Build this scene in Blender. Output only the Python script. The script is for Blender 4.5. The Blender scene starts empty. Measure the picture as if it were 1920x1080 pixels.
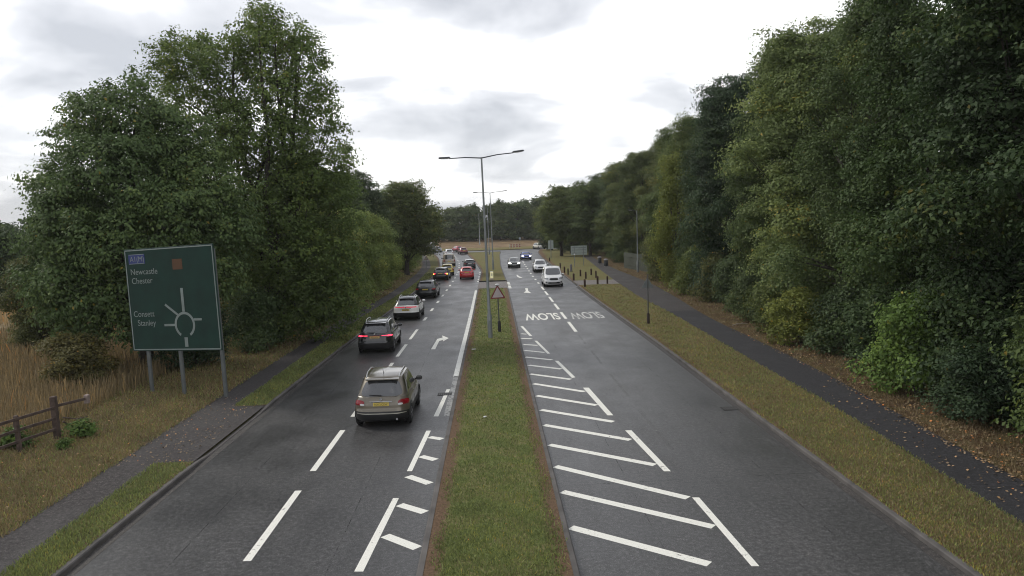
import bpy, math, random
import numpy as np
from mathutils import Vector, Matrix
R_ = math.radians
random.seed(7)
SC = bpy.context.scene
COL = SC.collection

# ---------------------------------------------------------------- camera
CAM_H = 6.6
F = 1480.0
def camera():
    d = Vector(((917-960)/F, (540-420)/F, -1)).normalized()       # world +Y seen from the camera
    z = Vector((-.03, 1, 0)); z.z = -(d.x*z.x+d.y*z.y)/d.z; z.normalize()
    x = d.cross(z)
    cd = bpy.data.cameras.new('camera'); cd.lens = F/1920*36; cd.sensor_width = 36
    cd.clip_start = .1; cd.clip_end = 3000
    co = bpy.data.objects.new('camera', cd); COL.objects.link(co)
    m = Matrix((x, d, z)).to_4x4(); m.translation = (0, 0, CAM_H)
    co.matrix_world = m
    SC.camera = co
camera()
SC.view_settings.view_transform = 'Standard'
SC.view_settings.look = 'None'
SC.view_settings.exposure = 0.55
SC.view_settings.gamma = 1
SC.view_settings.use_curve_mapping = False
SC.cycles.max_bounces = 6
SC.cycles.filter_width = 1.05
SC.cycles.transparent_max_bounces = 8

SUN_EL, SUN_AZ = 42.0, -60.0     # azimuth from +Y, negative is to the left
def world():
    w = bpy.data.worlds.new('World'); SC.world = w; w.use_nodes = True
    nt = w.node_tree; N = nt.nodes; L = nt.links; N.clear()
    out = N.new('ShaderNodeOutputWorld')
    sky = N.new('ShaderNodeTexSky'); sky.sky_type = 'NISHITA'; sky.sun_disc = False
    sky.sun_elevation = R_(SUN_EL); sky.sun_rotation = R_(SUN_AZ)
    b1 = N.new('ShaderNodeBackground'); b1.inputs[1].default_value = .12
    L.new(sky.outputs[0], b1.inputs[0])
    tc = N.new('ShaderNodeTexCoord'); sp = N.new('ShaderNodeSeparateXYZ'); L.new(tc.outputs['Generated'], sp.inputs[0])
    def M(op, a, b=None):
        n = N.new('ShaderNodeMath'); n.operation = op
        for i, v in enumerate((a, b)):
            if v is None: continue
            if isinstance(v, (int, float)): n.inputs[i].default_value = v
            else: L.new(v, n.inputs[i])
        return n.outputs[0]
    zz = M('ADD', M('MAXIMUM', sp.outputs[2], 0), .22)
    cb = N.new('ShaderNodeCombineXYZ')
    L.new(M('DIVIDE', sp.outputs[0], zz), cb.inputs[0]); L.new(M('DIVIDE', sp.outputs[1], zz), cb.inputs[1])
    nz = N.new('ShaderNodeTexNoise'); nz.inputs['Scale'].default_value = 1.4; nz.inputs['Detail'].default_value = 5
    nz.inputs['Roughness'].default_value = .5; nz.inputs['Distortion'].default_value = .35
    mp = N.new('ShaderNodeMapping'); mp.inputs['Location'].default_value = (3.1, 1.7, 0)
    L.new(cb.outputs[0], mp.inputs[0]); L.new(mp.outputs[0], nz.inputs['Vector'])
    rp = N.new('ShaderNodeValToRGB')
    e = rp.color_ramp.elements
    e[0].position = .38; e[0].color = (.45, .465, .50, 1)
    e[1].position = .57; e[1].color = (1.0, 1.0, 1.0, 1)
    x = rp.color_ramp.elements.new(.48); x.color = (.64, .65, .68, 1)
    L.new(M('ADD', nz.outputs['Fac'], M('MULTIPLY', M('SUBTRACT', M('ADD', M('MULTIPLY', sp.outputs[0], .35), .24), sp.outputs[2]), .22)), rp.inputs[0])
    b2 = N.new('ShaderNodeBackground'); b2.inputs[1].default_value = 1.0
    L.new(rp.outputs[0], b2.inputs[0])
    mx = N.new('ShaderNodeMixShader'); mx.inputs[0].default_value = .94
    L.new(b1.outputs[0], mx.inputs[1]); L.new(b2.outputs[0], mx.inputs[2]); L.new(mx.outputs[0], out.inputs[0])
world()
def sun():
    ld = bpy.data.lights.new('sun', 'SUN'); ld.energy = 1.4; ld.angle = R_(12); ld.color = (1, .95, .86)
    o = bpy.data.objects.new('sun', ld); COL.objects.link(o)
    az, el = R_(SUN_AZ), R_(SUN_EL)
    v = Vector((math.sin(az)*math.cos(el), math.cos(az)*math.cos(el), math.sin(el)))
    o.rotation_euler = (-v).to_track_quat('-Z', 'Y').to_euler()
    o.location = (-40, 60, 60)
sun()

# ---------------------------------------------------------------- materials
MATS = {}
def base_mat(name):
    m = bpy.data.materials.new(name); m.use_nodes = True
    nt = m.node_tree
    return m, nt, nt.nodes['Principled BSDF']
def simple(name, col, rough=.5, metal=0, emit=None, es=0, var=0.12, scale=3.0, bump=0, coat=0):
    if name in MATS: return MATS[name]
    m, nt, p = base_mat(name); N, L = nt.nodes, nt.links
    p.inputs['Roughness'].default_value = rough; p.inputs['Metallic'].default_value = metal
    if coat: p.inputs['Coat Weight'].default_value = coat; p.inputs['Coat Roughness'].default_value = .08
    tc = N.new('ShaderNodeTexCoord'); nz = N.new('ShaderNodeTexNoise'); nz.inputs['Scale'].default_value = scale
    nz.inputs['Detail'].default_value = 6; L.new(tc.outputs['Object'], nz.inputs['Vector'])
    rp = N.new('ShaderNodeValToRGB')
    rp.color_ramp.elements[0].position = .3; rp.color_ramp.elements[1].position = .7
    rp.color_ramp.elements[0].color = tuple(c*(1-var) for c in col)+(1,)
    rp.color_ramp.elements[1].color = tuple(min(1, c*(1+var)) for c in col)+(1,)
    L.new(nz.outputs['Fac'], rp.inputs[0]); L.new(rp.outputs[0], p.inputs['Base Color'])
    if bump:
        b = N.new('ShaderNodeBump'); b.inputs['Strength'].default_value = bump; b.inputs['Distance'].default_value = .02
        L.new(nz.outputs['Fac'], b.inputs['Height']); L.new(b.outputs[0], p.inputs['Normal'])
    if emit:
        p.inputs['Emission Color'].default_value = (*emit, 1); p.inputs['Emission Strength'].default_value = es
    MATS[name] = m
    return m
def ramp(N, L, fac, stops):
    rp = N.new('ShaderNodeValToRGB'); els = rp.color_ramp.elements
    els[0].position, els[1].position = stops[0][0], stops[-1][0]
    els[0].color = (*stops[0][1], 1); els[1].color = (*stops[-1][1], 1)
    for s, c in stops[1:-1]:
        e = els.new(s); e.color = (*c, 1)
    L.new(fac, rp.inputs[0]); return rp.outputs[0]
def noise(N, L, vec, scale, detail=6, rough=.55, stretch=None):
    if stretch:
        mp = N.new('ShaderNodeMapping'); mp.inputs['Scale'].default_value = stretch; L.new(vec, mp.inputs[0]); vec = mp.outputs[0]
    n = N.new('ShaderNodeTexNoise'); n.inputs['Scale'].default_value = scale; n.inputs['Detail'].default_value = detail
    n.inputs['Roughness'].default_value = rough; L.new(vec, n.inputs['Vector']); return n.outputs['Fac']
def mixc(N, L, fac, a, b, mode='MIX'):
    m = N.new('ShaderNodeMix'); m.data_type = 'RGBA'; m.blend_type = mode
    if isinstance(fac, float): m.inputs[0].default_value = fac
    else: L.new(fac, m.inputs[0])
    for i, v in ((6, a), (7, b)):
        if isinstance(v, tuple): m.inputs[i].default_value = (*v, 1)
        else: L.new(v, m.inputs[i])
    return m.outputs[2]
def mth(N, L, op, a, b):
    n = N.new('ShaderNodeMath'); n.operation = op
    for i, v in enumerate((a, b)):
        if isinstance(v, (int, float)): n.inputs[i].default_value = v
        else: L.new(v, n.inputs[i])
    return n.outputs[0]

def asphalt(name, lo, hi, rough=.42, tracks=False, leafy=0):
    m, nt, p = base_mat(name); N, L = nt.nodes, nt.links
    v = N.new('ShaderNodeTexCoord').outputs['Object']
    fine = noise(N, L, v, 38, 8, .75)
    big = noise(N, L, v, .55, 7, .62, (1, .55, 1))
    c = ramp(N, L, fine, [(.36, tuple(x*.32 for x in lo)), (.5, tuple((a+b)/2 for a, b in zip(lo, hi))), (.64, tuple(x*2.1 for x in hi))])
    c2 = ramp(N, L, big, [(.3, (.72, .72, .73)), (.55, (1, 1, 1)), (.75, (1.18, 1.16, 1.13))])
    c = mixc(N, L, 1.0, c, c2, 'MULTIPLY')
    mid = noise(N, L, v, 9, 5, .8)
    c = mixc(N, L, 1.0, c, ramp(N, L, mid, [(.36, (.45, .45, .45)), (.5, (1, 1, 1)), (.64, (1.9, 1.9, 1.9))]), 'MULTIPLY')
    # light aggregate chips
    vo = N.new('ShaderNodeTexVoronoi'); vo.inputs['Scale'].default_value = 16; L.new(v, vo.inputs['Vector'])
    chip = ramp(N, L, vo.outputs['Distance'], [(.07, (1, 1, 1)), (.12, (0, 0, 0))])
    sel = ramp(N, L, noise(N, L, v, 9, 2), [(.44, (0, 0, 0)), (.56, (.6, .6, .6))])
    f = mixc(N, L, 1.0, chip, sel, 'MULTIPLY')
    c = mixc(N, L, f, c, (.30, .31, .31))
    if tracks:   # faint polished and oil-darkened strips along the lanes, and rubbed-in dirt at random
        tr = noise(N, L, v, 1.4, 3, .5, (1, .012, 1))
        c = mixc(N, L, 1.0, c, ramp(N, L, tr, [(.4, (.9, .9, .9)), (.6, (1.05, 1.05, 1.05))]), 'MULTIPLY')
    L.new(c, p.inputs['Base Color'])
    rr = ramp(N, L, big, [(.3, (rough*.75,)*3), (.7, (rough*1.25,)*3)])
    L.new(rr, p.inputs['Roughness'])
    b = N.new('ShaderNodeBump'); b.inputs['Strength'].default_value = .5; b.inputs['Distance'].default_value = .012
    L.new(fine, b.inputs['Height']); L.new(b.outputs[0], p.inputs['Normal'])
    MATS[name] = m; return m

def turf(name, stops, soil=None, soil_w=.16, scale=1.1, fine=24, soil_at=(0, 1)):
    """grass or litter ground; attribute 'u' runs 0..1 across a strip, bare soil shows at its edges"""
    m, nt, p = base_mat(name); N, L = nt.nodes, nt.links
    v = N.new('ShaderNodeTexCoord').outputs['Object']
    a = noise(N, L, v, scale, 8, .62); f = noise(N, L, v, fine, 6, .7)
    mx = mth(N, L, 'ADD', mth(N, L, 'MULTIPLY', a, .62), mth(N, L, 'MULTIPLY', f, .38))
    c = ramp(N, L, mx, stops)
    c = mixc(N, L, 1.0, c, ramp(N, L, f, [(.3, (.6, .6, .6)), (.7, (1.35, 1.35, 1.35))]), 'MULTIPLY')
    if soil:
        at = N.new('ShaderNodeAttribute'); at.attribute_name = 'u'
        u = at.outputs['Fac']
        d = None
        if 0 in soil_at: d = u
        if 1 in soil_at:
            d1 = mth(N, L, 'SUBTRACT', 1.0, u); d = d1 if d is None else mth(N, L, 'MINIMUM', d, d1)
        n2 = noise(N, L, v, 2.2, 6, .7)
        d = mth(N, L, 'ADD', d, mth(N, L, 'MULTIPLY', mth(N, L, 'SUBTRACT', n2, .5), soil_w*1.5))
        k = ramp(N, L, d, [(soil_w*.75, (1, 1, 1)), (soil_w*1.2, (0, 0, 0))])
        s = mixc(N, L, 1.0, (*soil,), ramp(N, L, f, [(.3, (.55, .55, .55)), (.7, (1.5, 1.5, 1.5))]), 'MULTIPLY')
        c = mixc(N, L, k, c, s)
    L.new(c, p.inputs['Base Color']); p.inputs['Roughness'].default_value = .95
    p.inputs['Specular IOR Level'].default_value = .15
    b = N.new('ShaderNodeBump'); b.inputs['Strength'].default_value = .8; b.inputs['Distance'].default_value = .05
    L.new(f, b.inputs['Height']); L.new(b.outputs[0], p.inputs['Normal'])
    MATS[name] = m; return m

def paint(name, col=(.82, .81, .74), wear=.35):
    m, nt, p = base_mat(name); N, L = nt.nodes, nt.links
    v = N.new('ShaderNodeTexCoord').outputs['Object']
    f = noise(N, L, v, 9, 8, .75); g = noise(N, L, v, 1.3, 3)
    s = mth(N, L, 'ADD', mth(N, L, 'MULTIPLY', f, .7), mth(N, L, 'MULTIPLY', g, .3))
    c = ramp(N, L, noise(N, L, v, 30, 4), [(.3, tuple(x*.82 for x in col)), (.7, col)])
    L.new(c, p.inputs['Base Color']); p.inputs['Roughness'].default_value = .55
    al = ramp(N, L, s, [(wear, (0, 0, 0)), (wear+.06, (1, 1, 1))])
    L.new(al, p.inputs['Alpha'])
    MATS[name] = m; return m

def leafmat(name, col, spread=.45, trans=.28):
    """leaf colour = col * the tree's own colour * each leaf's tint"""
    m = bpy.data.materials.new(name); m.use_nodes = True; nt = m.node_tree; N, L = nt.nodes, nt.links; N.clear()
    out = N.new('ShaderNodeOutputMaterial')
    at = N.new('ShaderNodeAttribute'); at.attribute_name = 'tint'
    oi = N.new('ShaderNodeObjectInfo')
    dark = tuple(c*(1-spread) for c in col); lite = (min(1, col[0]*(1+spread*1.5)), min(1, col[1]*(1+spread)), col[2]*(1+spread*.3))
    c = ramp(N, L, at.outputs['Fac'], [(0, dark), (.5, col), (.93, lite), (1, (lite[0]*1.5, lite[1]*.9, lite[2]*.6))])
    c = mixc(N, L, 1.0, c, oi.outputs['Color'], 'MULTIPLY')
    d = N.new('ShaderNodeBsdfPrincipled'); d.inputs['Roughness'].default_value = .6; d.inputs['Specular IOR Level'].default_value = .2
    t = N.new('ShaderNodeBsdfTranslucent'); L.new(c, d.inputs['Base Color']); L.new(c, t.inputs[0])
    mx = N.new('ShaderNodeMixShader'); mx.inputs[0].default_value = trans
    L.new(d.outputs[0], mx.inputs[1]); L.new(t.outputs[0], mx.inputs[2]); L.new(mx.outputs[0], out.inputs[0])
    MATS[name] = m; return m

M_ROAD = asphalt('road_asphalt', (.030, .0295, .030), (.062, .061, .061), .4, tracks=True)
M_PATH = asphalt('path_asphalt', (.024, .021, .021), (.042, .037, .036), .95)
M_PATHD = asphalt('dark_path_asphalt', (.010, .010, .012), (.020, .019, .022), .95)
M_PAVE = asphalt('crossing_paving', (.09, .08, .075), (.15, .13, .12), .7)
M_MEDIAN = turf('median_turf', [(.38, (.10, .105, .04)), (.47, (.13, .165, .05)), (.54, (.17, .15, .07)), (.62, (.20, .205, .08))], (.135, .088, .056), .12)
M_VERGE = turf('verge_turf', [(.38, (.085, .065, .03)), (.48, (.085, .092, .032)), (.6, (.15, .125, .05))], (.11, .07, .042), .14, scale=.8, soil_at=(1,))
M_VERGER = turf('dry_verge_turf', [(.38, (.13, .095, .045)), (.47, (.16, .135, .055)), (.56, (.12, .13, .045)), (.64, (.22, .175, .08))], (.13, .085, .05), .08, scale=.6, soil_at=(0,))
M_BANK = turf('bank_turf', [(.36, (.06, .045, .025)), (.48, (.11, .085, .035)), (.6, (.17, .125, .05))], scale=.7)
M_LITTER = turf('woodland_litter', [(.36, (.045, .028, .016)), (.48, (.10, .062, .034)), (.56, (.10, .085, .035)), (.66, (.17, .10, .05))], scale=.9)
M_FIELD = turf('field_straw', [(.36, (.14, .11, .065)), (.5, (.23, .18, .105)), (.64, (.32, .25, .15))], scale=.5)
M_FAR = turf('far_grass', [(.36, (.10, .09, .035)), (.5, (.15, .13, .05)), (.64, (.20, .16, .07))], scale=.2, fine=4)
M_MOUND = turf('mound_straw', [(.36, (.12, .08, .05)), (.5, (.175, .12, .068)), (.64, (.24, .175, .095))], scale=.3, fine=4)
M_KERB = simple('kerb_concrete', (.085, .078, .074), .85, var=.35, scale=1.6, bump=.3)
M_PAINT = paint('marking_paint', wear=.36)
M_PAINTW = paint('worn_marking_paint', (.62, .62, .59), wear=.425)
M_BARK = simple('bark', (.045, .038, .032), .95, var=.5, scale=5, bump=.8)
M_LEAF = leafmat('leaf', (.104, .144, .058), .42, .34)
M_GALV = simple('galvanised_steel', (.26, .28, .28), .55, .5, var=.15, scale=2)
M_SIGNB = simple('sign_back_grey', (.38, .43, .41), .6, .1, var=.08)
M_BLACKP = simple('black_plastic', (.012, .012, .013), .55, var=.2)
M_RUBBER = simple('tyre_rubber', (.010, .010, .011), .8, var=.2)
M_GLASS = simple('car_glass', (.045, .046, .05), .05, 0, var=.1, coat=1)
M_GLASS.node_tree.nodes['Principled BSDF'].inputs['Specular IOR Level'].default_value = 1.0
M_ALLOY = simple('alloy', (.22, .22, .23), .35, .7, var=.1)
M_CHROME = simple('chrome_trim', (.55, .55, .55), .2, .8, var=.05)
M_WOOD = simple('weathered_wood', (.075, .052, .042), .9, var=.4, scale=6, bump=.5)
M_WOODP = simple('pale_wood_end', (.24, .19, .17), .9, var=.3, scale=8)
M_BOLL = simple('stained_bollard_wood', (.038, .018, .012), .85, var=.35, scale=6)
M_STRAW = leafmat('straw_blade', (.29, .225, .125), .4, .2)
M_BLADE = leafmat('grass_blade', (.205, .245, .09), .5, .25)
M_FALLEN = leafmat('fallen_leaf', (.27, .20, .13), .6, .1)

# ---------------------------------------------------------------- mesh helpers
def tag(o, label=None, cat=None, group=None, kind=None):
    if label: o['label'] = label
    if cat: o['category'] = cat
    if group: o['group'] = group
    if kind: o['kind'] = kind
    return o
class MB:
    def __init__(s): s.v = []; s.f = []
    def add(s, vs, fs):
        n = len(s.v); s.v += [tuple(q) for q in vs]; s.f += [tuple(i+n for i in q) for q in fs]; return s
    def box(s, c, d, rz=0, rx=0, ry=0, bev=0):
        x, y, z = (k/2 for k in d)
        if bev:
            b = min(bev, x*.9, y*.9, z*.9)
            vs = []
            for zz, k in ((-z, b), (-z+b, 0), (z-b, 0), (z, b)):
                X, Y = x-k, y-k
                c2 = b*.5
                vs += [(-X+c2, -Y, zz), (X-c2, -Y, zz), (X, -Y+c2, zz), (X, Y-c2, zz), (X-c2, Y, zz), (-X+c2, Y, zz), (-X, Y-c2, zz), (-X, -Y+c2, zz)]
            fs = [tuple(range(7, -1, -1)), tuple(range(24, 32))]
            for r in range(3):
                for i in range(8): fs.append((r*8+i, r*8+(i+1) % 8, r*8+8+(i+1) % 8, r*8+8+i))
        else:
            vs = [(-x, -y, -z), (x, -y, -z), (x, y, -z), (-x, y, -z), (-x, -y, z), (x, -y, z), (x, y, z), (-x, y, z)]
            fs = [(3, 2, 1, 0), (4, 5, 6, 7), (0, 1, 5, 4), (1, 2, 6, 5), (2, 3, 7, 6), (3, 0, 4, 7)]
        M = Matrix.Translation(c) @ Matrix.Rotation(rz, 4, 'Z') @ Matrix.Rotation(ry, 4, 'Y') @ Matrix.Rotation(rx, 4, 'X')
        return s.add([M @ Vector(q) for q in vs], fs)
    def tube(s, pts, rad, n=8, caps=True):
        pts = [Vector(p) for p in pts]
        if not hasattr(rad, '__len__'): rad = [rad]*len(pts)
        vs, fs = [], []
        up = None
        for i, p in enumerate(pts):
            t = (pts[min(i+1, len(pts)-1)]-pts[max(i-1, 0)]).normalized()
            if up is None: up = Vector((1, 0, 0)) if abs(t.x) < .9 else Vector((0, 1, 0))
            a = (up-t*up.dot(t)).normalized(); b = t.cross(a); up = a
            for k in range(n):
                q = 2*math.pi*k/n; vs.append(p+(a*math.cos(q)+b*math.sin(q))*rad[i])
        for i in range(len(pts)-1):
            for k in range(n): fs.append((i*n+k, i*n+(k+1) % n, (i+1)*n+(k+1) % n, (i+1)*n+k))
        if caps: fs += [tuple(range(n-1, -1, -1)), tuple((len(pts)-1)*n+k for k in range(n))]
        return s.add(vs, fs)
    def lathe(s, c, prof, n=16, axis='Z'):
        vs, fs = [], []
        for r, h in prof:
            for k in range(n):
                q = 2*math.pi*k/n; a, b = r*math.cos(q), r*math.sin(q)
                vs.append({'Z': (c[0]+a, c[1]+b, c[2]+h), 'X': (c[0]+h, c[1]+a, c[2]+b), 'Y': (c[0]+a, c[1]+h, c[2]+b)}[axis])
        for i in range(len(prof)-1):
            for k in range(n): fs.append((i*n+k, i*n+(k+1) % n, (i+1)*n+(k+1) % n, (i+1)*n+k))
        fs += [tuple(range(n-1, -1, -1)), tuple((len(prof)-1)*n+k for k in range(n))]
        return s.add(vs, fs)
    def prism(s, poly, y0, y1):      # polygon in XZ extruded along Y
        n = len(poly)
        vs = [(x, y0, z) for x, z in poly]+[(x, y1, z) for x, z in poly]
        fs = [tuple(range(n)), tuple(range(2*n-1, n-1, -1))]+[(i, i+n, (i+1) % n+n, (i+1) % n) for i in range(n)]
        return s.add(vs, fs)
    def build(s, name, mat, parent=None, smooth=False, loc=None):
        me = bpy.data.meshes.new(name); me.from_pydata(s.v, [], s.f); me.update()
        if mat: me.materials.append(mat)
        if smooth:
            me.polygons.foreach_set('use_smooth', [True]*len(me.polygons))
            try: me.set_sharp_from_angle(angle=R_(40))
            except Exception: pass
        o = bpy.data.objects.new(name, me); COL.objects.link(o)
        if parent: o.parent = parent
        if loc: o.location = loc
        return o
def empty(name, loc=(0, 0, 0), rz=0):
    o = bpy.data.objects.new(name, None); COL.objects.link(o); o.location = loc; o.rotation_euler = (0, 0, rz); o.empty_display_size = .2
    return o
def text_mesh(txt, size, mat, name, parent=None, loc=(0, 0, 0), rot=(0, 0, 0), sx=1, sy=1, extrude=.001, align='LEFT', kind=None, bold=0):
    cu = bpy.data.curves.new(name, 'FONT'); cu.body = txt; cu.size = size; cu.extrude = extrude; cu.align_x = align; cu.offset = bold
    t = bpy.data.objects.new(name, cu); COL.objects.link(t)
    bpy.context.view_layer.update()
    me = bpy.data.meshes.new_from_object(t.evaluated_get(bpy.context.evaluated_depsgraph_get()))
    bpy.data.objects.remove(t); bpy.data.curves.remove(cu)
    me.transform(Matrix.Diagonal((sx, sy, 1, 1)))
    me.materials.clear(); me.materials.append(mat)
    o = bpy.data.objects.new(name, me); COL.objects.link(o); o.parent = parent; o.location = loc; o.rotation_euler = rot
    return o

# ---------------------------------------------------------------- the setting: edges as x(y), measured in metres
def edge(*k):
    ys = np.array([a for a, b in k], float); xs = np.array([b for a, b in k], float)
    def f(y):
        y = np.asarray(y, float)
        return sum(np.interp(y+d, ys, xs) for d in (-5, -2.5, 0, 2.5, 5))/5
    return f
E_L = edge((-20, -8.6), (25, -8.5), (35, -8.38), (46, -8.2), (58, -7.95), (77, -7.6), (98, -7.35), (115, -7.55), (130, -8.2), (158, -10.2), (176, -12), (195, -15))
E_M1 = edge((-20, -1.6), (25, -1.57), (43, -1.49), (55, -1.42), (82, -1.38))
E_M2 = edge((-20, 1.42), (25, 1.5), (42, 1.55), (52, 1.6), (82, 1.76))
E_F1 = edge((85, -1.4), (96, -1.35), (110, -1.3), (125, -2.0), (140, -2.8), (172, -4.9), (190, -6.2))
E_F2 = edge((85, 1.85), (106, 1.72), (125, 1.65), (167, 2.1), (185, 2.6))
E_R = edge((-20, 8.4), (14, 8.45), (26, 8.5), (40, 8.68), (67, 8.66), (95, 8.9), (120, 9.3), (150, 9.7), (176, 10.6), (195, 12.5))
E_LR = edge((-20, -9.6), (45, -9.65), (58, -9.4), (72, -8.95), (82, -8.6), (100, -8.6), (125, -9.4), (150, -11.5), (190, -16))
E_LL = edge((-20, -11.05), (50, -11.0), (59, -10.9), (66, -10.5), (77, -10.1), (90, -10.1), (110, -10.3), (130, -11.2), (150, -13), (190, -17.6))
E_PL = edge((-20, 10.2), (15, 10.6), (22, 11.3), (30, 11.55), (42, 11.9), (52, 12.35), (67, 12.45), (77, 13.0), (90, 13.7), (105, 14.6), (120, 15.6), (150, 17.5))
E_PR = edge((-20, 12.0), (17, 12.4), (21, 12.7), (26, 13.15), (33, 13.7), (43, 13.9), (52, 14.1), (62, 15.1), (80, 16.3), (104, 16.6), (128, 17.6), (150, 19))
def strip(name, fa, fb, y0, y1, z, mat, n=4, dy=1.5, za=None):
    ys = np.arange(y0, y1+1e-6, dy); ys = ys if abs(ys[-1]-y1) < 1e-6 else np.append(ys, y1)
    fa_ = fa if callable(fa) else (lambda y: np.full_like(y, fa)); fb_ = fb if callable(fb) else (lambda y: np.full_like(y, fb))
    a, b = fa_(ys), fb_(ys)
    vs, us = [], []
    for i, y in enumerate(ys):
        for k in range(n+1):
            t = k/n; vs.append((float(a[i]*(1-t)+b[i]*t), float(y), z)); us.append(t)
    fs = [(i*(n+1)+k, i*(n+1)+k+1, (i+1)*(n+1)+k+1, (i+1)*(n+1)+k) for i in range(len(ys)-1) for k in range(n)]
    mb = MB(); mb.add(vs, fs); o = mb.build(name, mat)
    at = o.data.attributes.new('u', 'FLOAT', 'POINT'); at.data.foreach_set('value', us)
    o['kind'] = 'structure'
    return o
def kerb(name, f, side, y0, y1, top=.115, drop=None, w=.13, cap=None):
    """kerb stones along an edge; side +1 puts the stone at larger x than the road edge"""
    ys = np.arange(y0, y1+.1, .9); x = f(ys); vs, fs = [], []
    for i, y in enumerate(ys):
        t = top
        if drop:
            a, b = drop; k = min(max((y-a)/1.5, 0), 1)*min(max((b-y)/1.5, 0), 1); t = top*(1-k)+.03*k
        X = float(x[i])
        for dx, zz in ((0, -.03), (0, t-.025), (.025, t), (w, t), (w, -.03)): vs.append((X+side*dx, float(y), zz))
    for i in range(len(ys)-1):
        for k in range(4): fs.append((i*5+k, i*5+k+1, i*5+6+k, i*5+5+k))
    fs += [(0, 1, 2, 3, 4), tuple(len(vs)-1-k for k in range(5))]
    o = MB().add(vs, fs).build(name, M_KERB); o['kind'] = 'structure'; return o
GZ = .105
# base sheet out to the horizon
o = MB().add([(-1500, -200, -.04), (1500, -200, -.04), (1500, 1600, -.04), (-1500, 1600, -.04)], [(0, 1, 2, 3)]).build('ground', M_FAR); o['kind'] = 'structure'
# carriageways
strip('road', E_L, E_M1, -20, 82, 0, M_ROAD, 6); strip('road', E_L, E_F1, 82, 194, 0, M_ROAD, 6)
strip('road', E_M2, E_R, -20, 82, 0, M_ROAD, 6); strip('road', E_F2, E_R, 82, 194, 0, M_ROAD, 6)
strip('crossing_gap', E_M1, E_M2, 79.6, 90.4, .004, M_PAVE, 2)
# raised ground either side
offs = lambda f, d: (lambda y: f(y)+d)
strip('median_verge', offs(E_M1, .13), offs(E_M2, -.13), -20, 79.6, GZ, M_MEDIAN, 8)
strip('median_verge', offs(E_F1, .13), offs(E_F2, -.13), 90.4, 184, GZ, M_VERGER, 6)
strip('verge', E_LR, offs(E_L, -.13), -20, 22.3, GZ, M_VERGE, 3)
strip('verge', E_LR, offs(E_L, -.13), 29.3, 190, GZ, M_VERGE, 3)
strip('footpath', offs(E_LL, .1), E_LR, -20, 185, GZ-.004, M_PATH, 2)
strip('driveway', E_LR, offs(E_L, -.13), 22.3, 29.3, GZ-.006, M_PATH, 3)
strip('roadside_bank', -16, offs(E_LL, .1), -20, 185, GZ, M_BANK, 4)
strip('field', -400, -16, -20, 300, GZ-.01, M_FIELD, 4, 10)
strip('verge', offs(E_R, .13), E_PL, -20, 80.5, GZ, M_VERGER, 4)
strip('crossing_apron', offs(E_R, .13), E_PL, 80.5, 86.5, GZ-.004, M_PAVE, 3)
strip('verge', offs(E_R, .13), E_PL, 86.5, 150, GZ, M_VERGER, 4)
strip('verge', offs(E_R, .13), 22, 150, 192, GZ, M_VERGER, 4)
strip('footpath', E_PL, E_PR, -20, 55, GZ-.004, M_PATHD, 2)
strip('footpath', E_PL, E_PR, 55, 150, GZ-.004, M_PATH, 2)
strip('woodland_floor', E_PR, 24, -20, 150, GZ, M_LITTER, 4)
strip('woodland_floor', 22, 24, 150, 192, GZ, M_LITTER, 2)
strip('woodland_floor', 24, 300, -20, 300, GZ-.01, M_LITTER, 4, 10)
kerb('kerb', E_L, -1, -20, 190, drop=(21.8, 29.8)); kerb('kerb', E_M1, 1, -20, 79.6); kerb('kerb', E_M2, -1, -20, 79.6)
kerb('kerb', E_F1, 1, 90.4, 185); kerb('kerb', E_F2, -1, 90.4, 185); kerb('kerb', E_R, 1, -20, 190, drop=(80, 88))
M_KERBD = simple('dark_kerb', (.03, .03, .03), .9)
for yy in (79.6, 90.4):
    o = MB().box(((.16), yy, .05), (2.9 if yy < 85 else 3.0, .13, .15)).build('kerb', M_KERBD if yy > 85 else M_KERB); o['kind'] = 'structure'
# darker gully channel along the kerbs: a narrow strip of dirt beside each kerb face
M_CHAN = asphalt('gutter_dirt', (.026, .023, .021), (.05, .045, .042), .75)
strip('gutter', offs(E_R, -.22), E_R, -20, 79, .003, M_CHAN, 1); strip('gutter', E_L, offs(E_L, .2), -20, 100, .003, M_CHAN, 1)
# roundabout: ring road and central mound
def ring(name, c, r0, r1, z, mat, n=96, z1=None):
    vs, fs = [], []
    for k in range(n):
        a = 2*math.pi*k/n
        vs += [(c[0]+r0*math.cos(a), c[1]+r0*math.sin(a), z if z1 is None else z1), (c[0]+r1*math.cos(a), c[1]+r1*math.sin(a), z)]
    for k in range(n):
        j = (k+1) % n; fs.append((2*k, 2*k+1, 2*j+1, 2*j))
    if r0 < 2: fs.append(tuple(2*k for k in range(n)))
    o = MB().add(vs, fs).build(name, mat); o['kind'] = 'structure'; return o
ring('roundabout_road', (1, 222), 25, 34, .006, M_ROAD)
ring('roundabout_kerb', (1, 222), 24.8, 25.0, .12, M_KERB, z1=.12)
ring('roundabout_island', (1, 222), 17, 24.8, .12, M_FAR, z1=.45)
ring('roundabout_mound', (1, 222), 1, 17, .45, M_MOUND, z1=.9)
strip('exit_road', -200, -20, 212, 220, -.01, M_ROAD, 4, 4); strip('exit_road', 20, 200, 212, 220, -.01, M_ROAD, 4, 4)
# sloping dry bank in front of the far wood
o = MB().add([(-140, 246, -.02), (140, 246, -.02), (140, 262, 1.0), (-140, 262, 1.0), (140, 300, 1.2), (-140, 300, 1.2)], [(0, 1, 2, 3), (3, 2, 4, 5)]).build('far_bank', M_MOUND); o['kind'] = 'structure'

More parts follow.
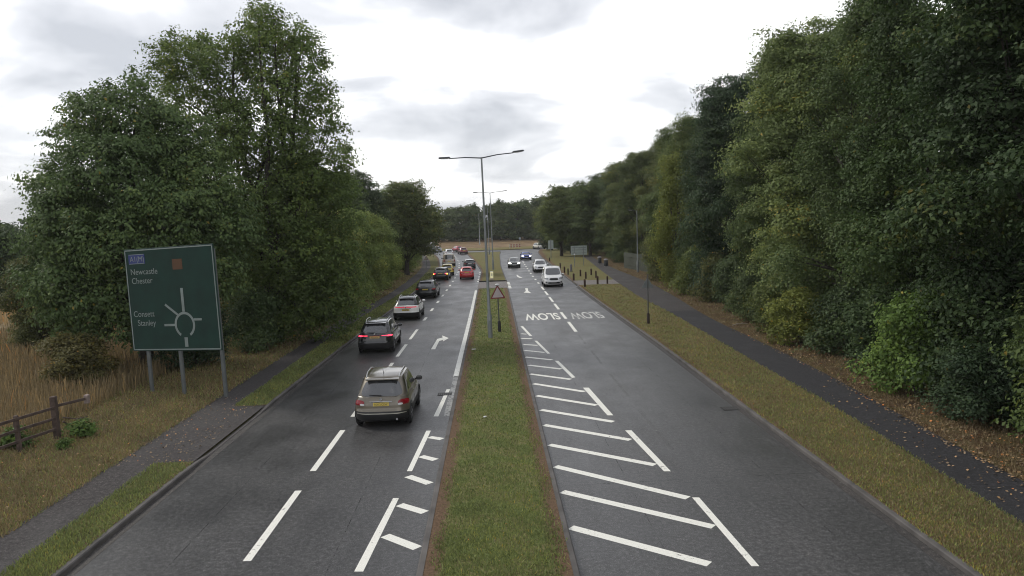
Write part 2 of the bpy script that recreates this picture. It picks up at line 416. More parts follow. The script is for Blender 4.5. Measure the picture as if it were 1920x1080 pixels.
# ---------------------------------------------------------------- road markings
def seg(mb, a, b, w, z=.0045, n=1):
    a, b = Vector((*a, 0)), Vector((*b, 0)); t = (b-a).normalized(); p = Vector((-t.y, t.x, 0))*w/2
    mb.add([(*(a-p).xy, z), (*(b-p).xy, z), (*(b+p).xy, z), (*(a+p).xy, z)], [(0, 1, 2, 3)])
def lane_l(y): return float(np.interp(y, [15, 25, 45, 62, 77, 95, 115, 140, 175], [-5.08, -5.02, -4.86, -4.72, -4.55, -4.45, -4.6, -5.5, -8.0]))
mb = MB()
for y0, y1 in ((13.2, 19.6), (21.3, 25.7), (32.6, 36.8), (38.8, 44.0-3.0+.0)): pass
for y0, y1 in ((10.5, 14.0), (15.5, 19.7), (21.3, 25.6), (27.4, 31.6), (34.0, 38.2), (40.0, 44.1), (46.0, 50.4)): seg(mb, (lane_l(y0), y0), (lane_l(y1), y1), .17)
y = 56.0
while y < 172:
    seg(mb, (lane_l(y-.9), y-.9), (lane_l(y+1.0), y+1.0), .2); y += 6.1
mb.build('lane_line', M_PAINT)['kind'] = 'structure'
mb = MB()
def lane_r(y): return float(np.interp(y, [45, 62, 80, 100, 130, 170], [5.0, 5.08, 5.18, 5.2, 5.5, 6.6]))
for y0, y1 in ((46.9, 51.7), (53.4, 57.4), (59.3, 63.6), (65.2, 69.6), (71.4, 75.4), (77.2, 81)): seg(mb, (lane_r(y0), y0), (lane_r(y1), y1), .2)
y = 86.0
while y < 170:
    seg(mb, (lane_r(y-.8), y-.8), (lane_r(y+.9), y+.9), .22); y += 5.6
mb.build('lane_line', M_PAINT)['kind'] = 'structure'
def gpx(px, py):    # pixel of the photograph -> point on the road plane
    c = SC.camera.matrix_world.to_3x3() @ Vector(((px-960)/F, (540-py)/F, -1)); t = -CAM_H/c.z
    return (c.x*t, c.y*t)
mb = MB()
def quad(*p):
    mb.add([(*gpx(*q), .0045) for q in p], [tuple(range(len(p)))])
quad((975.6, 611.6), (980.7, 611.6), (998, 630), (993, 630.4)); quad((1002, 639), (1007, 639), (1031.7, 663), (1026.6, 663.4))
quad((1040.2, 676.6), (1047, 676.6), (1079, 707.8), (1072.4, 708.8)); quad((1093, 727), (1104, 727), (1150, 779), (1139, 779))
quad((1172, 807), (1184, 807), (1258, 884), (1245, 884)); quad((1297.6, 933), (1311, 933), (1424, 1062), (1409, 1062))
quad((737, 934.3), (748, 934.3), (681, 1072), (664, 1072)); quad((799.5, 807.6), (808, 807.6), (772.5, 883.8), (762.8, 883.8))
quad((837.4, 730), (844, 730), (822, 781), (813, 781))
for a, b in (((976.7, 625.9), (988, 626.7)), ((976.7, 634.4), (997, 635.4)), ((981.4, 646), (1008.2, 647.7)), ((983.2, 657), (1021.5, 661)),
             ((984.8, 669.5), (1034.7, 674.8)), ((991, 684.8), (1052.6, 692)), ((993.4, 701.3), (1070.4, 711.4)), ((1000, 719.5), (1096, 734.5)),
             ((1006, 742), (1119, 760)), ((1014, 768.5), (1150, 791)), ((1020, 797), (1182, 825)), ((1030, 834), (1228, 872)), ((1041, 874.5), (1290, 934)),
             ((1054, 922), (1338, 988)), ((1070, 989), (1330, 1058)),
             ((805, 819.7), (829, 823.5)), ((789, 855.6), (817, 862.5)), ((765, 893), (806, 907)), ((749, 946.5), (797, 961)), ((722, 1004.5), (783, 1028))):
    seg(mb, gpx(*a), gpx(*b), .25)
mb.build('hatch_marking', M_PAINT)['kind'] = 'structure'
# turn arrows
mb = MB()
quad((808, 655), (816, 655), (823.5, 639.5), (830.5, 637.6), (830.5, 640.5), (841.5, 634), (829, 629), (830, 633), (820, 635.5))
quad((984.5, 540.5), (989.5, 540.5), (990.5, 545.5), (996, 549.5), (982, 548.8), (986, 545.5))
quad((968, 515.5), (970.5, 515.3), (973, 518), (980, 520.6), (974.5, 521), (970, 519.2))
mb.build('turn_arrow', M_PAINT)['kind'] = 'structure'
o = text_mesh('SLOW', 1, M_PAINT, 'slow_lettering', None, (4.74, 56.9, .006), (0, 0, math.pi), .86, 5.3, 0, bold=.022); o['kind'] = 'structure'
o = text_mesh('SLOW', 1, M_PAINTW, 'slow_lettering', None, (7.75, 56.8, .006), (0, 0, math.pi), .80, 5.3, 0, bold=.018); o['kind'] = 'structure'
# worn edge line beside the median
mb = MB()
for a, b in ((34, 42), (42, 50), (50, 60), (60, 70), (70, 79)):
    seg(mb, (float(E_M1(a))-.13, a), (float(E_M1(b))-.13, b), .24)
mb.build('edge_line', paint('edge_line_paint', (.70, .70, .66), .38))['kind'] = 'structure'
mb = MB()
for a, b in ((27, 34.2),): seg(mb, (float(E_M1(a))-.13, a), (float(E_M1(b))-.13, b), .2)
mb.build('edge_line', paint('faded_edge_paint', (.34, .34, .33), .44))['kind'] = 'structure'
mb = MB()
for yy in np.arange(80.2, 89, 1.9): seg(mb, (1.95, float(yy)), (1.93, float(yy)+1.2), .3)
for yy in (90.5, 93.5, 96.5, 99.5, 103, 107): seg(mb, (float(E_F1(yy))-.12, yy), (float(E_F1(yy+1.4))-.12, yy+1.4), .2)
seg(mb, (1.9, 114.2), (5.0, 114.2), .22)
mb.build('edge_line', M_PAINT)['kind'] = 'structure'
# ghost of an old line and sealed joints in the right carriageway
mb = MB()
for a, b in (((5.05, 22), (5.0, 27)), ((5.02, 29), (5.0, 33.5)), ((5.0, 36), (5.0, 40)), ((5.0, 42), (5.0, 45.5))): seg(mb, a, b, .12, .004)
mb.build('old_lane_line', paint('ghost_paint', (.16, .16, .155), .5))['kind'] = 'structure'
mb = MB(); rj = random.Random(9)
for x0, ya_, yb_ in ((3.3, -5, 75), (6.9, -5, 70), (-3.35, -5, 75), (-6.6, -5, 80)):
    y = ya_
    while y < yb_:
        seg(mb, (x0, y), (x0, y+1), .03, .0025); y += 1
for y in (19.3, 38.5, 61): seg(mb, (1.6, y), (8.3, y+.25), .04, .0025)
for y in (23.6, 47.0, 66): seg(mb, (-8.3, y), (-1.6, y-.2), .04, .0025)
mb.build('sealed_joint', paint('joint_tar', (.026, .025, .026), .52))['kind'] = 'structure'
# gully grates
M_GULLY = simple('cast_iron', (.012, .012, .012), .7)
def gully(x, y, label):
    r = tag(empty('gully_grate', (x, y, .004)), label, 'drain cover')
    m = MB(); m.box((0, 0, .004), (.55, .5, .008)); m.build('frame', M_GULLY, r)
    m = MB()
    for k in range(6): m.box((-.2+k*.08, 0, .012), (.035, .42, .008))
    m.build('grate', simple('iron_bars', (.05, .048, .045), .6), r)
gully(8.1, 26.6, 'dark iron drain cover beside the right-hand kerb')
gully(-1.95, 30.6, 'drain cover set in the broken white line beside the median')

# ---------------------------------------------------------------- numpy foliage
def quads_mesh(name, P, tint, mat):
    """P: (n,4,3) corner points, one tint per quad"""
    n = len(P); me = bpy.data.meshes.new(name)
    me.vertices.add(n*4); me.vertices.foreach_set('co', P.reshape(-1).astype(np.float32))
    me.loops.add(n*4); me.loops.foreach_set('vertex_index', np.arange(n*4, dtype=np.int32))
    me.polygons.add(n); me.polygons.foreach_set('loop_start', np.arange(0, n*4, 4, dtype=np.int32))
    try: me.polygons.foreach_set('loop_total', np.full(n, 4, dtype=np.int32))
    except Exception: pass
    me.update(calc_edges=True)
    a = me.attributes.new('tint', 'FLOAT', 'FACE'); a.data.foreach_set('value', tint.astype(np.float32))
    me.materials.append(mat); return me
def unit(v): return v/np.maximum(np.linalg.norm(v, axis=-1, keepdims=True), 1e-9)
def leaf_quads(C, nrm, size, rng, aspect=.62, droop=None):
    n = len(C); r = rng.normal(size=(n, 3))
    if droop is not None: r = r*.45+np.array([0, 0, -droop])
    a = unit(r-nrm*np.sum(r*nrm, 1, keepdims=True)); b = np.cross(nrm, a)
    s = (size*rng.uniform(.65, 1.3, n))[:, None]
    bend = nrm*s*.12
    return np.stack([C-a*s*.5-bend, C+b*s*.5*aspect, C+a*s*.5-bend, C-b*s*.5*aspect], 1)
def gen_lobes(rng, r, z0, z1, n, top=.55, low=1.0, f=(.30, .46)):
    """lobes (x,y,z,rx,rz) filling a crown of radius r between z0 and z1"""
    out = []
    for i in range(n):
        t = (i+.5)/n; z = z0+(z1-z0)*t
        prof = (low+(1-low)*min(t/.35, 1)) if t < .35 else (1-(1-top)*((t-.35)/.65)**1.6)
        rr = r*rng.uniform(*f); R = max(r*prof-rr, 0)*rng.uniform(.5, 1.25)
        a = i*2.399+rng.uniform(-.4, .4)
        z = min(max(z, z0+rr*.7), z1-rr*.7)
        out.append((R*math.cos(a), R*math.sin(a), z, rr, rr*rng.uniform(.7, .95)))
    return out
def crown_mesh(name, lobes, n, size, seed, per=26, spread=.34, core=.14, mat=None, droop=None, up=.55, flat=.5, minz=.05):
    rng = np.random.default_rng(seed); Lb = np.array(lobes, float)
    w = Lb[:, 3]**2; w /= w.sum(); nc = n//per
    k = rng.choice(len(Lb), nc, p=w)
    d = unit(rng.normal(size=(nc, 3))+np.array([0, 0, .25]))
    rad = 1-.28*rng.random(nc)**1.5
    inner = rng.random(nc) < core; rad[inner] = rng.uniform(.2, .7, inner.sum())
    # lumpy surface
    rad *= 1+.2*np.sin(d[:, 0]*5+k)+.16*np.sin(d[:, 2]*7+k*2)
    rad *= 1+np.clip(rng.normal(0, .10, nc), -.25, .25)
    C = Lb[k, :3]+d*np.stack([Lb[k, 3], Lb[k, 3], Lb[k, 4]], 1)*rad[:, None]
    ctint = rng.normal(0, .13, nc)+np.random.default_rng(seed+1).normal(0, .11, len(Lb))[k]
    cs = spread*.82*rng.uniform(.55, 1.4, nc)
    idx = np.repeat(np.arange(nc), per); m = len(idx)
    off = rng.normal(size=(m, 3))*cs[idx][:, None]; off[:, 2] *= flat
    off[:, 2] -= .25*np.hypot(off[:, 0], off[:, 1])          # clumps droop at their rims
    if droop: off[:, 2] -= np.abs(rng.normal(0, droop, m))
    P = C[idx]+off
    nr = unit(rng.normal(size=(m, 3))*.34+(rng.normal(size=(nc, 3))*.22)[idx]+d[idx]*.5+unit(off)*.35+np.array([0, 0, up]))
    t = np.clip(.45+ctint[idx]+rng.normal(0, .09, m), 0, .97); t[rng.random(m) < .003] = 1.0
    ok = P[:, 2] > minz; P, nr, t = P[ok], nr[ok], t[ok]
    return quads_mesh(name, leaf_quads(P, nr, size, rng, droop=(1.0 if droop else None)), t, mat or M_LEAF)
def trunk_mesh(name, h, r, lobes, seed, stems=1, lean=.04, nb=12):
    rng = random.Random(seed); mb = MB()
    tops = []
    for s in range(stems):
        a = s*2.4+rng.random(); sp = 0 if stems == 1 else .12*h
        pts, rad = [], []
        for i in range(7):
            t = i/6
            pts.append((math.cos(a)*sp*t+rng.uniform(-1, 1)*lean*h*t*.6, math.sin(a)*sp*t+rng.uniform(-1, 1)*lean*h*t*.6, h*t-.15))
            rad.append(r*(1.35 if i == 0 else 1)*(1-.82*t)/(1 if stems == 1 else 1.4))
        mb.tube(pts, rad, 9); tops.append(pts)
    Ls = sorted(lobes, key=lambda q: q[2]); Ls = Ls[::max(1, len(Ls)//nb)]
    for q in Ls:
        pts = rng.choice(tops)
        j = max(1, min(5, int(6*(q[2]/h)*.62))); p0 = Vector(pts[j]); p1 = Vector(q[:3])
        mid = p0.lerp(p1, .5)+Vector((rng.uniform(-.3, .3), rng.uniform(-.3, .3), rng.uniform(-.1, .5)))
        r0 = r*(1-.8*j/6)*.5
        mb.tube([p0, mid, p1], [r0, r0*.6, r0*.18], 6)
        for s in range(2):
            e = p1+Vector((rng.uniform(-1, 1), rng.uniform(-1, 1), rng.uniform(-.2, 1)))*q[3]*.8
            mb.tube([mid, mid.lerp(e, .5)+Vector((0, 0, .15)), e], [r0*.42, r0*.25, .01], 5)
    o = mb.build(name, M_BARK, smooth=True); me = o.data; bpy.data.objects.remove(o); return me
PROTO = {}
def proto(key, lobes, n, size, seed, h, r, stems=1, **kw):
    PROTO[key] = (trunk_mesh('trunk', h, r, lobes, seed, stems), crown_mesh('crown', lobes, n, size, seed, **kw))
rg = random.Random(3)
# big sycamore behind the direction sign (real lobes measured against its outline)
syc = [(-.2, 0, 11.9, 2.2, 2.0), (-2.2, 0, 10.9, 2.0, 1.8), (1.8, .5, 10.7, 2.2, 1.9), (-3.6, -.3, 8.3, 2.0, 1.7), (3.4, -.2, 8.6, 2.2, 1.8), (0, -2.2, 9.2, 2.4, 1.9), (0, 2.4, 9.0, 2.4, 1.9),
       (-4.3, 0, 6.2, 1.9, 1.6), (-2.4, -2.4, 7.0, 2.1, 1.7), (2.6, -2.3, 7.2, 2.1, 1.7), (4.5, 0, 6.5, 2.0, 1.7), (0, -3.2, 6.0, 2.0, 1.6), (-4.6, -1, 4.3, 1.5, 1.1), (-2.8, -2.8, 4.4, 1.8, 1.3), (2.7, -2.8, 4.7, 1.8, 1.4),
       (4.4, -1, 4.4, 1.7, 1.3), (0, -3.2, 3.6, 1.7, 1.1), (-3.6, -1.2, 2.9, 1.3, .8), (-2.0, -2.6, 2.6, 1.3, .8), (2.2, 3, 6, 2.2, 1.8), (-2.5, 3, 6, 2.2, 1.8), (-4.2, 1.5, 3.6, 1.4, 1.0), (3.2, -2.2, 2.9, 1.4, 1.0), (1.0, -2.9, 2.3, 1.2, .8)]
proto('sycamore', syc, 150000, .18, 11, 11.5, .36, per=30, spread=.38, flat=.34, core=.06)
# tall multi-stemmed tree behind it
ash = []
for (x, z, rr) in ((0, 18.0, .75), (.5, 17.1, 1.1), (1.7, 16.9, .7), (-1.5, 16.6, .8), (-.3, 15.6, 1.5), (2.6, 15.3, 1.0), (-2.2, 15.0, 1.2), (-4.2, 17.0, .7), (-3.5, 16.7, .6), (-4.7, 16.0, .95), (-5.5, 15.0, .8), (-3.6, 15.2, .9), (-6.1, 14.3, .55), (-4.4, 14.0, 1.1), (-2.6, 13.3, 1.2), (2.3, 16.5, .7), (1.2, 18.0, .5),
                   (1.2, 13.8, 1.5), (3.1, 13.4, 1.0), (-5.3, 12.3, 1.2), (-3.6, 11.5, 1.3), (-.7, 12.0, 1.6), (1.6, 11.4, 1.6), (3.6, 11.8, .7), (-5.2, 10.3, 1.2), (-2.4, 9.6, 1.6), (.6, 9.5, 1.7), (2.8, 9.4, 1.4), (4.4, 10.4, .6), (4.2, 8.8, .9),
                   (-4.0, 8.0, 1.7), (-1.0, 7.4, 1.9), (1.9, 7.2, 1.8), (3.6, 7.2, 1.2), (-2.6, 5.6, 1.9), (.6, 5.2, 1.9), (2.9, 5.0, 1.6), (4.0, 4.2, 1.2), (-1.0, 3.2, 1.8), (1.6, 3.0, 1.8), (3.6, 2.6, 1.4), (.2, 1.5, 1.3), (2.6, 1.4, 1.3)):
    for s in range(2):
        ash.append((x+rg.uniform(-.3, .3), rg.uniform(-1.7, 1.7), z, rr*1.12, rr*1.15))
proto('ash', ash, 140000, .165, 12, 17.0, .34, stems=4, per=26, spread=.27, flat=.75, core=.05)
for key, sd, top, sz, fl, per, sp, f, low in (('edge_a', 21, .5, .155, .5, 34, .36, (.15, .34), .95), ('edge_b', 22, .3, .14, .9, 30, .32, (.14, .30), 1.0), ('edge_c', 23, .6, .17, .30, 36, .46, (.17, .36), .92)):
    q = random.Random(sd); lb = gen_lobes(q, 4.8, .5, 17, 44, top, low, f)
    proto(key, lb, 130000, sz, sd, 15.5, .26, per=per, spread=sp, flat=fl, core=.08)
q = random.Random(31); proto('round', gen_lobes(q, 4.6, 2.4, 12, 26, .5, .8, (.26, .42)), 50000, .21, 31, 10.5, .26, per=26, spread=.36, flat=.5)
q = random.Random(32); proto('bushy', gen_lobes(q, 3.5, .2, 8, 22, .55, 1.0, (.24, .42)), 46000, .185, 32, 6.5, .14, stems=3, per=26, spread=.3, flat=.6)
q = random.Random(33); proto('weeping', gen_lobes(q, 2.6, 1.2, 13, 20, .4, .9, (.3, .46)), 30000, .19, 33, 12, .18, per=26, spread=.28, flat=1.2, droop=.55, up=.1)
q = random.Random(34); proto('shrub', gen_lobes(q, 1.8, .1, 2.8, 9, .6, 1.0, (.30, .5)), 16000, .125, 34, 2.2, .05, stems=3, per=18, spread=.22, flat=.6)
q = random.Random(35); proto('distant', gen_lobes(q, 5.4, .2, 14, 22, .55, 1.0, (.3, .46)), 14000, .55, 35, 12, .3, per=14, spread=.55, flat=.5)
pine = [(0, 0, 2+1.05*i, 3.3*(1-i/12.5)**.8+.25, .75) for i in range(12)]
proto('conifer', pine, 9000, .5, 36, 13.5, .26, per=12, spread=.4, flat=.35, core=.25)
q = random.Random(37); proto('weed', gen_lobes(q, .5, .02, .55, 7, .7, 1.0, (.34, .5)), 900, .11, 37, .4, .01, stems=2, per=10, spread=.1, flat=.6, minz=.0)
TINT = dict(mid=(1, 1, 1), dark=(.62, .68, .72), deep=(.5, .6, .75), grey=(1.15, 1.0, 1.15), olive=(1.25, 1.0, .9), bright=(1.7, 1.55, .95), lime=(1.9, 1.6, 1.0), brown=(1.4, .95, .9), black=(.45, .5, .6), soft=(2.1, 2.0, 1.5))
def tree(key, x, y, s, sz, tint, label, cat='tree', group=None, name='tree', rz=None, z=GZ):
    r = empty(name, (x, y, z), (x*7.3+y*3.1) % 6.28 if rz is None else rz); r.scale = (s, s, sz)
    t, c = PROTO[key]
    o = bpy.data.objects.new('trunk', t); COL.objects.link(o); o.parent = r
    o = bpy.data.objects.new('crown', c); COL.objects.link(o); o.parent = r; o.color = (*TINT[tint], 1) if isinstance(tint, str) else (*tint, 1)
    tag(r, label, cat, group); return r
# left side
tree('sycamore', -16.9, 38.6, .85, 1.02, (1.02, 1.12, 1.05), 'broad round-headed sycamore directly behind the green direction sign', rz=0, name='sycamore_tree')
tree('ash', -12.6, 46.5, 1.0, 1.03, (1.25, 1.3, .95), 'tallest tree on the left, airy and many-stemmed with an open top', rz=0, name='ash_tree')
G1 = 'trees along the left footpath'
for a in (('bushy', -13.6, 54.5, 1.0, 1.02, (1.9, 1.8, 1.25), 'bushy mid-green tree by the left path, just past the tall open-topped tree'),
          ('bushy', -13.0, 61.5, .95, .98, (2.0, 1.65, 1.25), 'second bushy tree by the left path past the tall one, leaves turning reddish'),
          ('bushy', -12.9, 68.5, .95, 1.0, 'soft', 'rounded pale green bushy tree in the middle of the left path-side row'),
          ('bushy', -12.6, 76, .92, .98, (2.1, 1.9, 1.35), 'bushy tree hanging over the left path opposite the dark hatchback'),
          ('bushy', -12.3, 83.5, .85, .92, 'soft', 'low bushy tree ending the left row beside the small white path sign'),
          ('round', -17.4, 73, 1.0, 1.08, 'dark', 'dark round tree rising behind the bushy row on the left'),
          ('round', -17.0, 88, 1.05, 1.05, 'mid', 'mid-green round tree behind the left row, next to the lowest dip of the skyline'),
          ('round', -11.2, 106, 1.12, 1.02, (1.15, 1.05, .9), 'green round tree overhanging the left queue of cars where the road bends'),
          ('round', -14.2, 122, .95, 1.0, 'soft', 'lighter round tree at the bend behind the one overhanging the queue'),
          ('round', -16.6, 98, 1.0, 1.08, 'dark', 'dark-topped tree between the skyline dip and the bend on the left')):
    tree(*a[:6], a[6], group=G1)
for x, y, s, l in ((-12.3, 113, 1.2, 'green bush at the foot of the trees where the left path bends'), (-13.6, 131, 1.4, 'leafy bush beyond the left bend, beside the queue'), (-15.2, 142, 1.5, 'bush nearest the boxy van on the left'), (-18.5, 158, 1.7, 'bush at the far end of the left verge'), (-14.8, 104, 1.6, 'dark bush behind the left triangular sign'), (-16, 117, 1.6, 'dark bush behind the foot of the bend trees')):
    tree('shrub', x, y, s, s*1.1, 'soft', l, 'bush', 'bushes along the left bank', 'bush')
for x, y, s in ((-15.8, 138, .9), (-18, 146, .95), (-24, 150, 1), (-31, 172, 1.1), (-36, 196, 1.1), (-27, 132, 1.0), (-22, 104, 1.0), (-24, 118, 1.05)):
    tree('round', x, y, s, s, 'dark', 'dark tree in the mass behind the trees at the left bend', group='back trees at the left bend')
for x, y, s, c, l in ((-23.5, 56, .95, 'olive', 'yellowish bushy tree farther behind the big round left tree'), (-26.5, 47, .6, 'olive', 'small yellowish bush-like tree at the field edge behind the big round left tree'), (-19.5, 62, 1.0, 'olive', 'yellowish bushy tree behind the trunk of the tall airy left tree')):
    tree('bushy', x, y, s, s*1.1, c, l, group='bushy trees behind the big left tree')
for x, y, s, c in ((-45.5, 76, .62, 'dark'), (-50.5, 80, .66, 'mid'), (-55, 90, .7, 'dark'), (-41, 80, .66, 'dark'), (-52, 100, .95, 'dark'), (-60, 92, .9, 'deep'), (-70, 104, 1.0, 'dark'), (-46, 112, 1.0, 'deep'), (-81, 112, 1.05, 'dark'), (-38, 92, .85, 'dark'), (-62, 118, 1.1, 'deep')):
    tree('distant', x, y, s, s*.85, c, 'tree closing off the far edge of the straw field on the left', group='trees at the far edge of the field')
# right side: front row of the wood, near to far
RT = [('edge_a', 18.6, 10.5, 1.0, 1.1, 'dark', 'nearest tree of the right wood, filling the top right corner'),
      ('edge_b', 17.9, 18.2, 1.0, 1.05, (.62, .66, .6), 'dark tree hanging over the near right path at the right edge of the photo'),
      ('edge_c', 18.6, 25.3, 1.05, 1.08, (.5, .6, .6), 'dark leafy tree behind the lime-green bush by the right path'),
      ('edge_a', 19.3, 32.2, 1.0, 1.06, (.68, .78, .66), 'tall green tree of the right wood between the lime bush and the yellow-green bush'),
      ('edge_b', 19.6, 39.0, 1.0, 1.05, (1.05, 1.08, 1.0), 'tall tree behind the yellow-green bush at the right path'),
      ('edge_c', 19.4, 46.0, 1.02, 1.03, (1.75, 1.65, 1.5), 'pale grey-green tall tree halfway along the right wood'),
      ('edge_a', 20.0, 53.5, .95, 1.03, (1.0, 1.02, .95), 'tall tree just beyond the pale grey-green one in the right wood'),
      ('edge_c', 19.6, 61.5, .92, 1.02, 'deep', 'very dark blue-green tall tree in the right wood, left of the pale one'),
      ('edge_b', 20.3, 69.5, .88, .98, 'dark', 'dark tall tree right behind the light drooping tree'),
      ('weeping', 17.9, 74.5, 1.05, .98, 'lime', 'light yellow-green drooping tree in front of the dark right wood'),
      ('edge_a', 21.2, 79.5, .9, .98, (1.25, 1.2, 1.0), 'tall soft green tree behind the grey column on the right'),
      ('edge_c', 22.0, 89, .9, .98, (1.1, 1.1, .95), 'tall tree above the board fence on the right'),
      ('edge_b', 22.5, 100, .95, .96, (1.25, 1.1, 1.0), 'tall tree behind the two litter bins'),
      ('edge_a', 22.0, 113, .95, .95, (1.0, .95, .85), 'tall dull green tree behind the wide grey sign back'),
      ('edge_c', 22.4, 127, 1.0, .95, (1.2, 1.1, .95), 'tall tree of the right wood left of the wide grey sign back')]
for a in RT: tree(*a[:6], a[6], group='front trees of the right wood', name='weeping_tree' if a[0] == 'weeping' else 'tree')
tree('round', 13.6, 150, 1.05, 1.08, (1.35, 1.25, 1.0), 'round tree on the grass nearest the roundabout on the right, behind the narrow sign', group='round trees before the roundabout on the right')
tree('round', 18.6, 146, 1.1, 1.12, (1.1, 1.1, .9), 'darker round tree between the narrow sign and the wide sign', group='round trees before the roundabout on the right')
tree('round', 20, 168, 1.15, 1.15, (1.0, 1.0, .8), 'round tree behind the pair nearest the roundabout on the right', group='round trees before the roundabout on the right')
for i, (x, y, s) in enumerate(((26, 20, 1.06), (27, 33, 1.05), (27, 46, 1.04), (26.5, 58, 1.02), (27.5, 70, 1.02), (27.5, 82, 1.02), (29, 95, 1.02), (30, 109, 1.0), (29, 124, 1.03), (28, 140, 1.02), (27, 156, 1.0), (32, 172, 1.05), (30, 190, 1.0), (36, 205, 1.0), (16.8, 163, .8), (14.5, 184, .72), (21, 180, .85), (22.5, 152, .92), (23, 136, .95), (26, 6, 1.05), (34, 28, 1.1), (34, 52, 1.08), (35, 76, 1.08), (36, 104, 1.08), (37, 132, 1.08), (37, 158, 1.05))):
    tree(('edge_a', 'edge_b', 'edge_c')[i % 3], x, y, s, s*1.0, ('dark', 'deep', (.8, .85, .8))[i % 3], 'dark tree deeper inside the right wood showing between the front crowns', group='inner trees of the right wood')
# bushes along the foot of the right wood
BT = [('shrub', 15.6, 39.2, 1.0, .95, 'lime', 'yellow-green bush at the foot of the right wood, farther of the two bright bushes'),
      ('shrub', 15.0, 27.3, 1.15, 1.25, (1.3, 1.5, .95), 'large lime-green bush leaning out of the right wood near the path'),
      ('shrub', 16.6, 36.0, 1.2, 1.1, 'dark', 'dark bush between the two bright bushes at the right wood'),
      ('shrub', 16.3, 31.6, 1.2, 1.2, (.7, .8, .8), 'dark low bush just left of the lime-green bush'),
      ('shrub', 14.9, 23.4, .95, .8, 'deep', 'low dark bush under the lime-green bush'),
      ('shrub', 15.4, 20.0, 1.2, 1.2, (.9, .95, .7), 'dark bush spilling towards the leaf-strewn path at the right edge'),
      ('shrub', 14.8, 15.8, 1.2, 1.2, (.8, .9, .75), 'nearest bush at the bottom right corner by the path'),
      ('shrub', 16.4, 43.5, 1.1, 1.1, (1.2, 1.1, .9), 'olive bush just beyond the yellow-green bush'),
      ('shrub', 16.6, 48.5, 1.1, 1.2, 'mid', 'green bush beside the fallen branch by the right path'),
      ('shrub', 17.2, 54.0, 1.2, 1.3, 'dark', 'dark bush opposite the small triangular sign'),
      ('shrub', 17.5, 60.0, 1.2, 1.3, 'olive', 'olive bush in front of the very dark tall tree'),
      ('shrub', 17.4, 66.5, 1.2, 1.4, (1.4, 1.3, 1.0), 'pale bush just before the light drooping tree'),
      ('shrub', 18.6, 83, 1.4, 1.7, 'olive', 'tall bush crowding the foot of the grey column'),
      ('shrub', 20.4, 120, 1.4, 1.4, 'dark', 'dark bush left of the litter bins')]
for a in BT: tree(*a[:6], a[6], 'bush', 'bushes at the foot of the right wood', 'bush')
# low scrub along the left trees
LBT = [('shrub', -14.2, 50.2, 1.3, 1.2, 'dark', 'dark bush under the tall open-topped tree'),
       ('shrub', -12.9, 43.2, 1.0, 1.1, (.9, 1.0, 1.0), 'dark leafy bush right of the sign, low over the left bank'),
       ('shrub', -14.6, 38.8, 1.1, 1.1, 'deep', 'very dark bush showing under the green sign'),
       ('shrub', -18.2, 34.5, .95, .8, 'brown', 'brownish bramble bush left of the sign posts'),
       ('shrub', -13.4, 90.5, 1.2, 1.2, 'soft', 'pale bush beside the footpath at the left bend'),
       ('shrub', -12.6, 97.5, 1.0, 1.0, 'bright', 'bright low bush by the left triangular sign')]
for a in LBT: tree(*a[:6], a[6], 'bush', 'bushes along the left bank', 'bush')
for x, y, s, l in ((-15.0, 24.6, 1.1, 'leafy green weed clump at the foot of the smaller fence post'), (-13.4, 25.6, 1.0, 'low green weed clump right of the big fence post'), (-13.3, 24.2, .55, 'small weed tuft in front of the big fence post')):
    tree('weed', x, y, s, s, (1.0, 1.2, .8), l, 'weed', 'weeds by the fence', 'weed_clump')
# far wood behind the roundabout
rf = random.Random(5)
k = 0
for row, (yy, n) in enumerate(((266, 24), (280, 24))):
    for i in range(n):
        x = -96+i*(170/n)+rf.uniform(-2, 2)+row*3; hh = float(np.interp(x, [-40, -10, 5, 14, 30], [.92, .93, .98, 1.05, 1.15]))*rf.uniform(.92, 1.06)*(1.02 if row else 1)
        kind = 'conifer' if rf.random() < .22 else 'distant'
        tree(kind, x, yy+rf.uniform(-3, 3), 1.05, hh*(.92 if kind == 'distant' else .98), rf.choice([(.95, 1, 1), (.82, .88, .86), (1.1, 1.05, .95), (.9, .9, .9)]),
             'dark pointed conifer in the far wood behind the roundabout' if kind == 'conifer' else 'dark leafy tree in the far wood behind the roundabout', group='conifers of the far wood' if kind == 'conifer' else 'leafy trees of the far wood', name='conifer_tree' if kind == 'conifer' else 'tree', z=1.0)
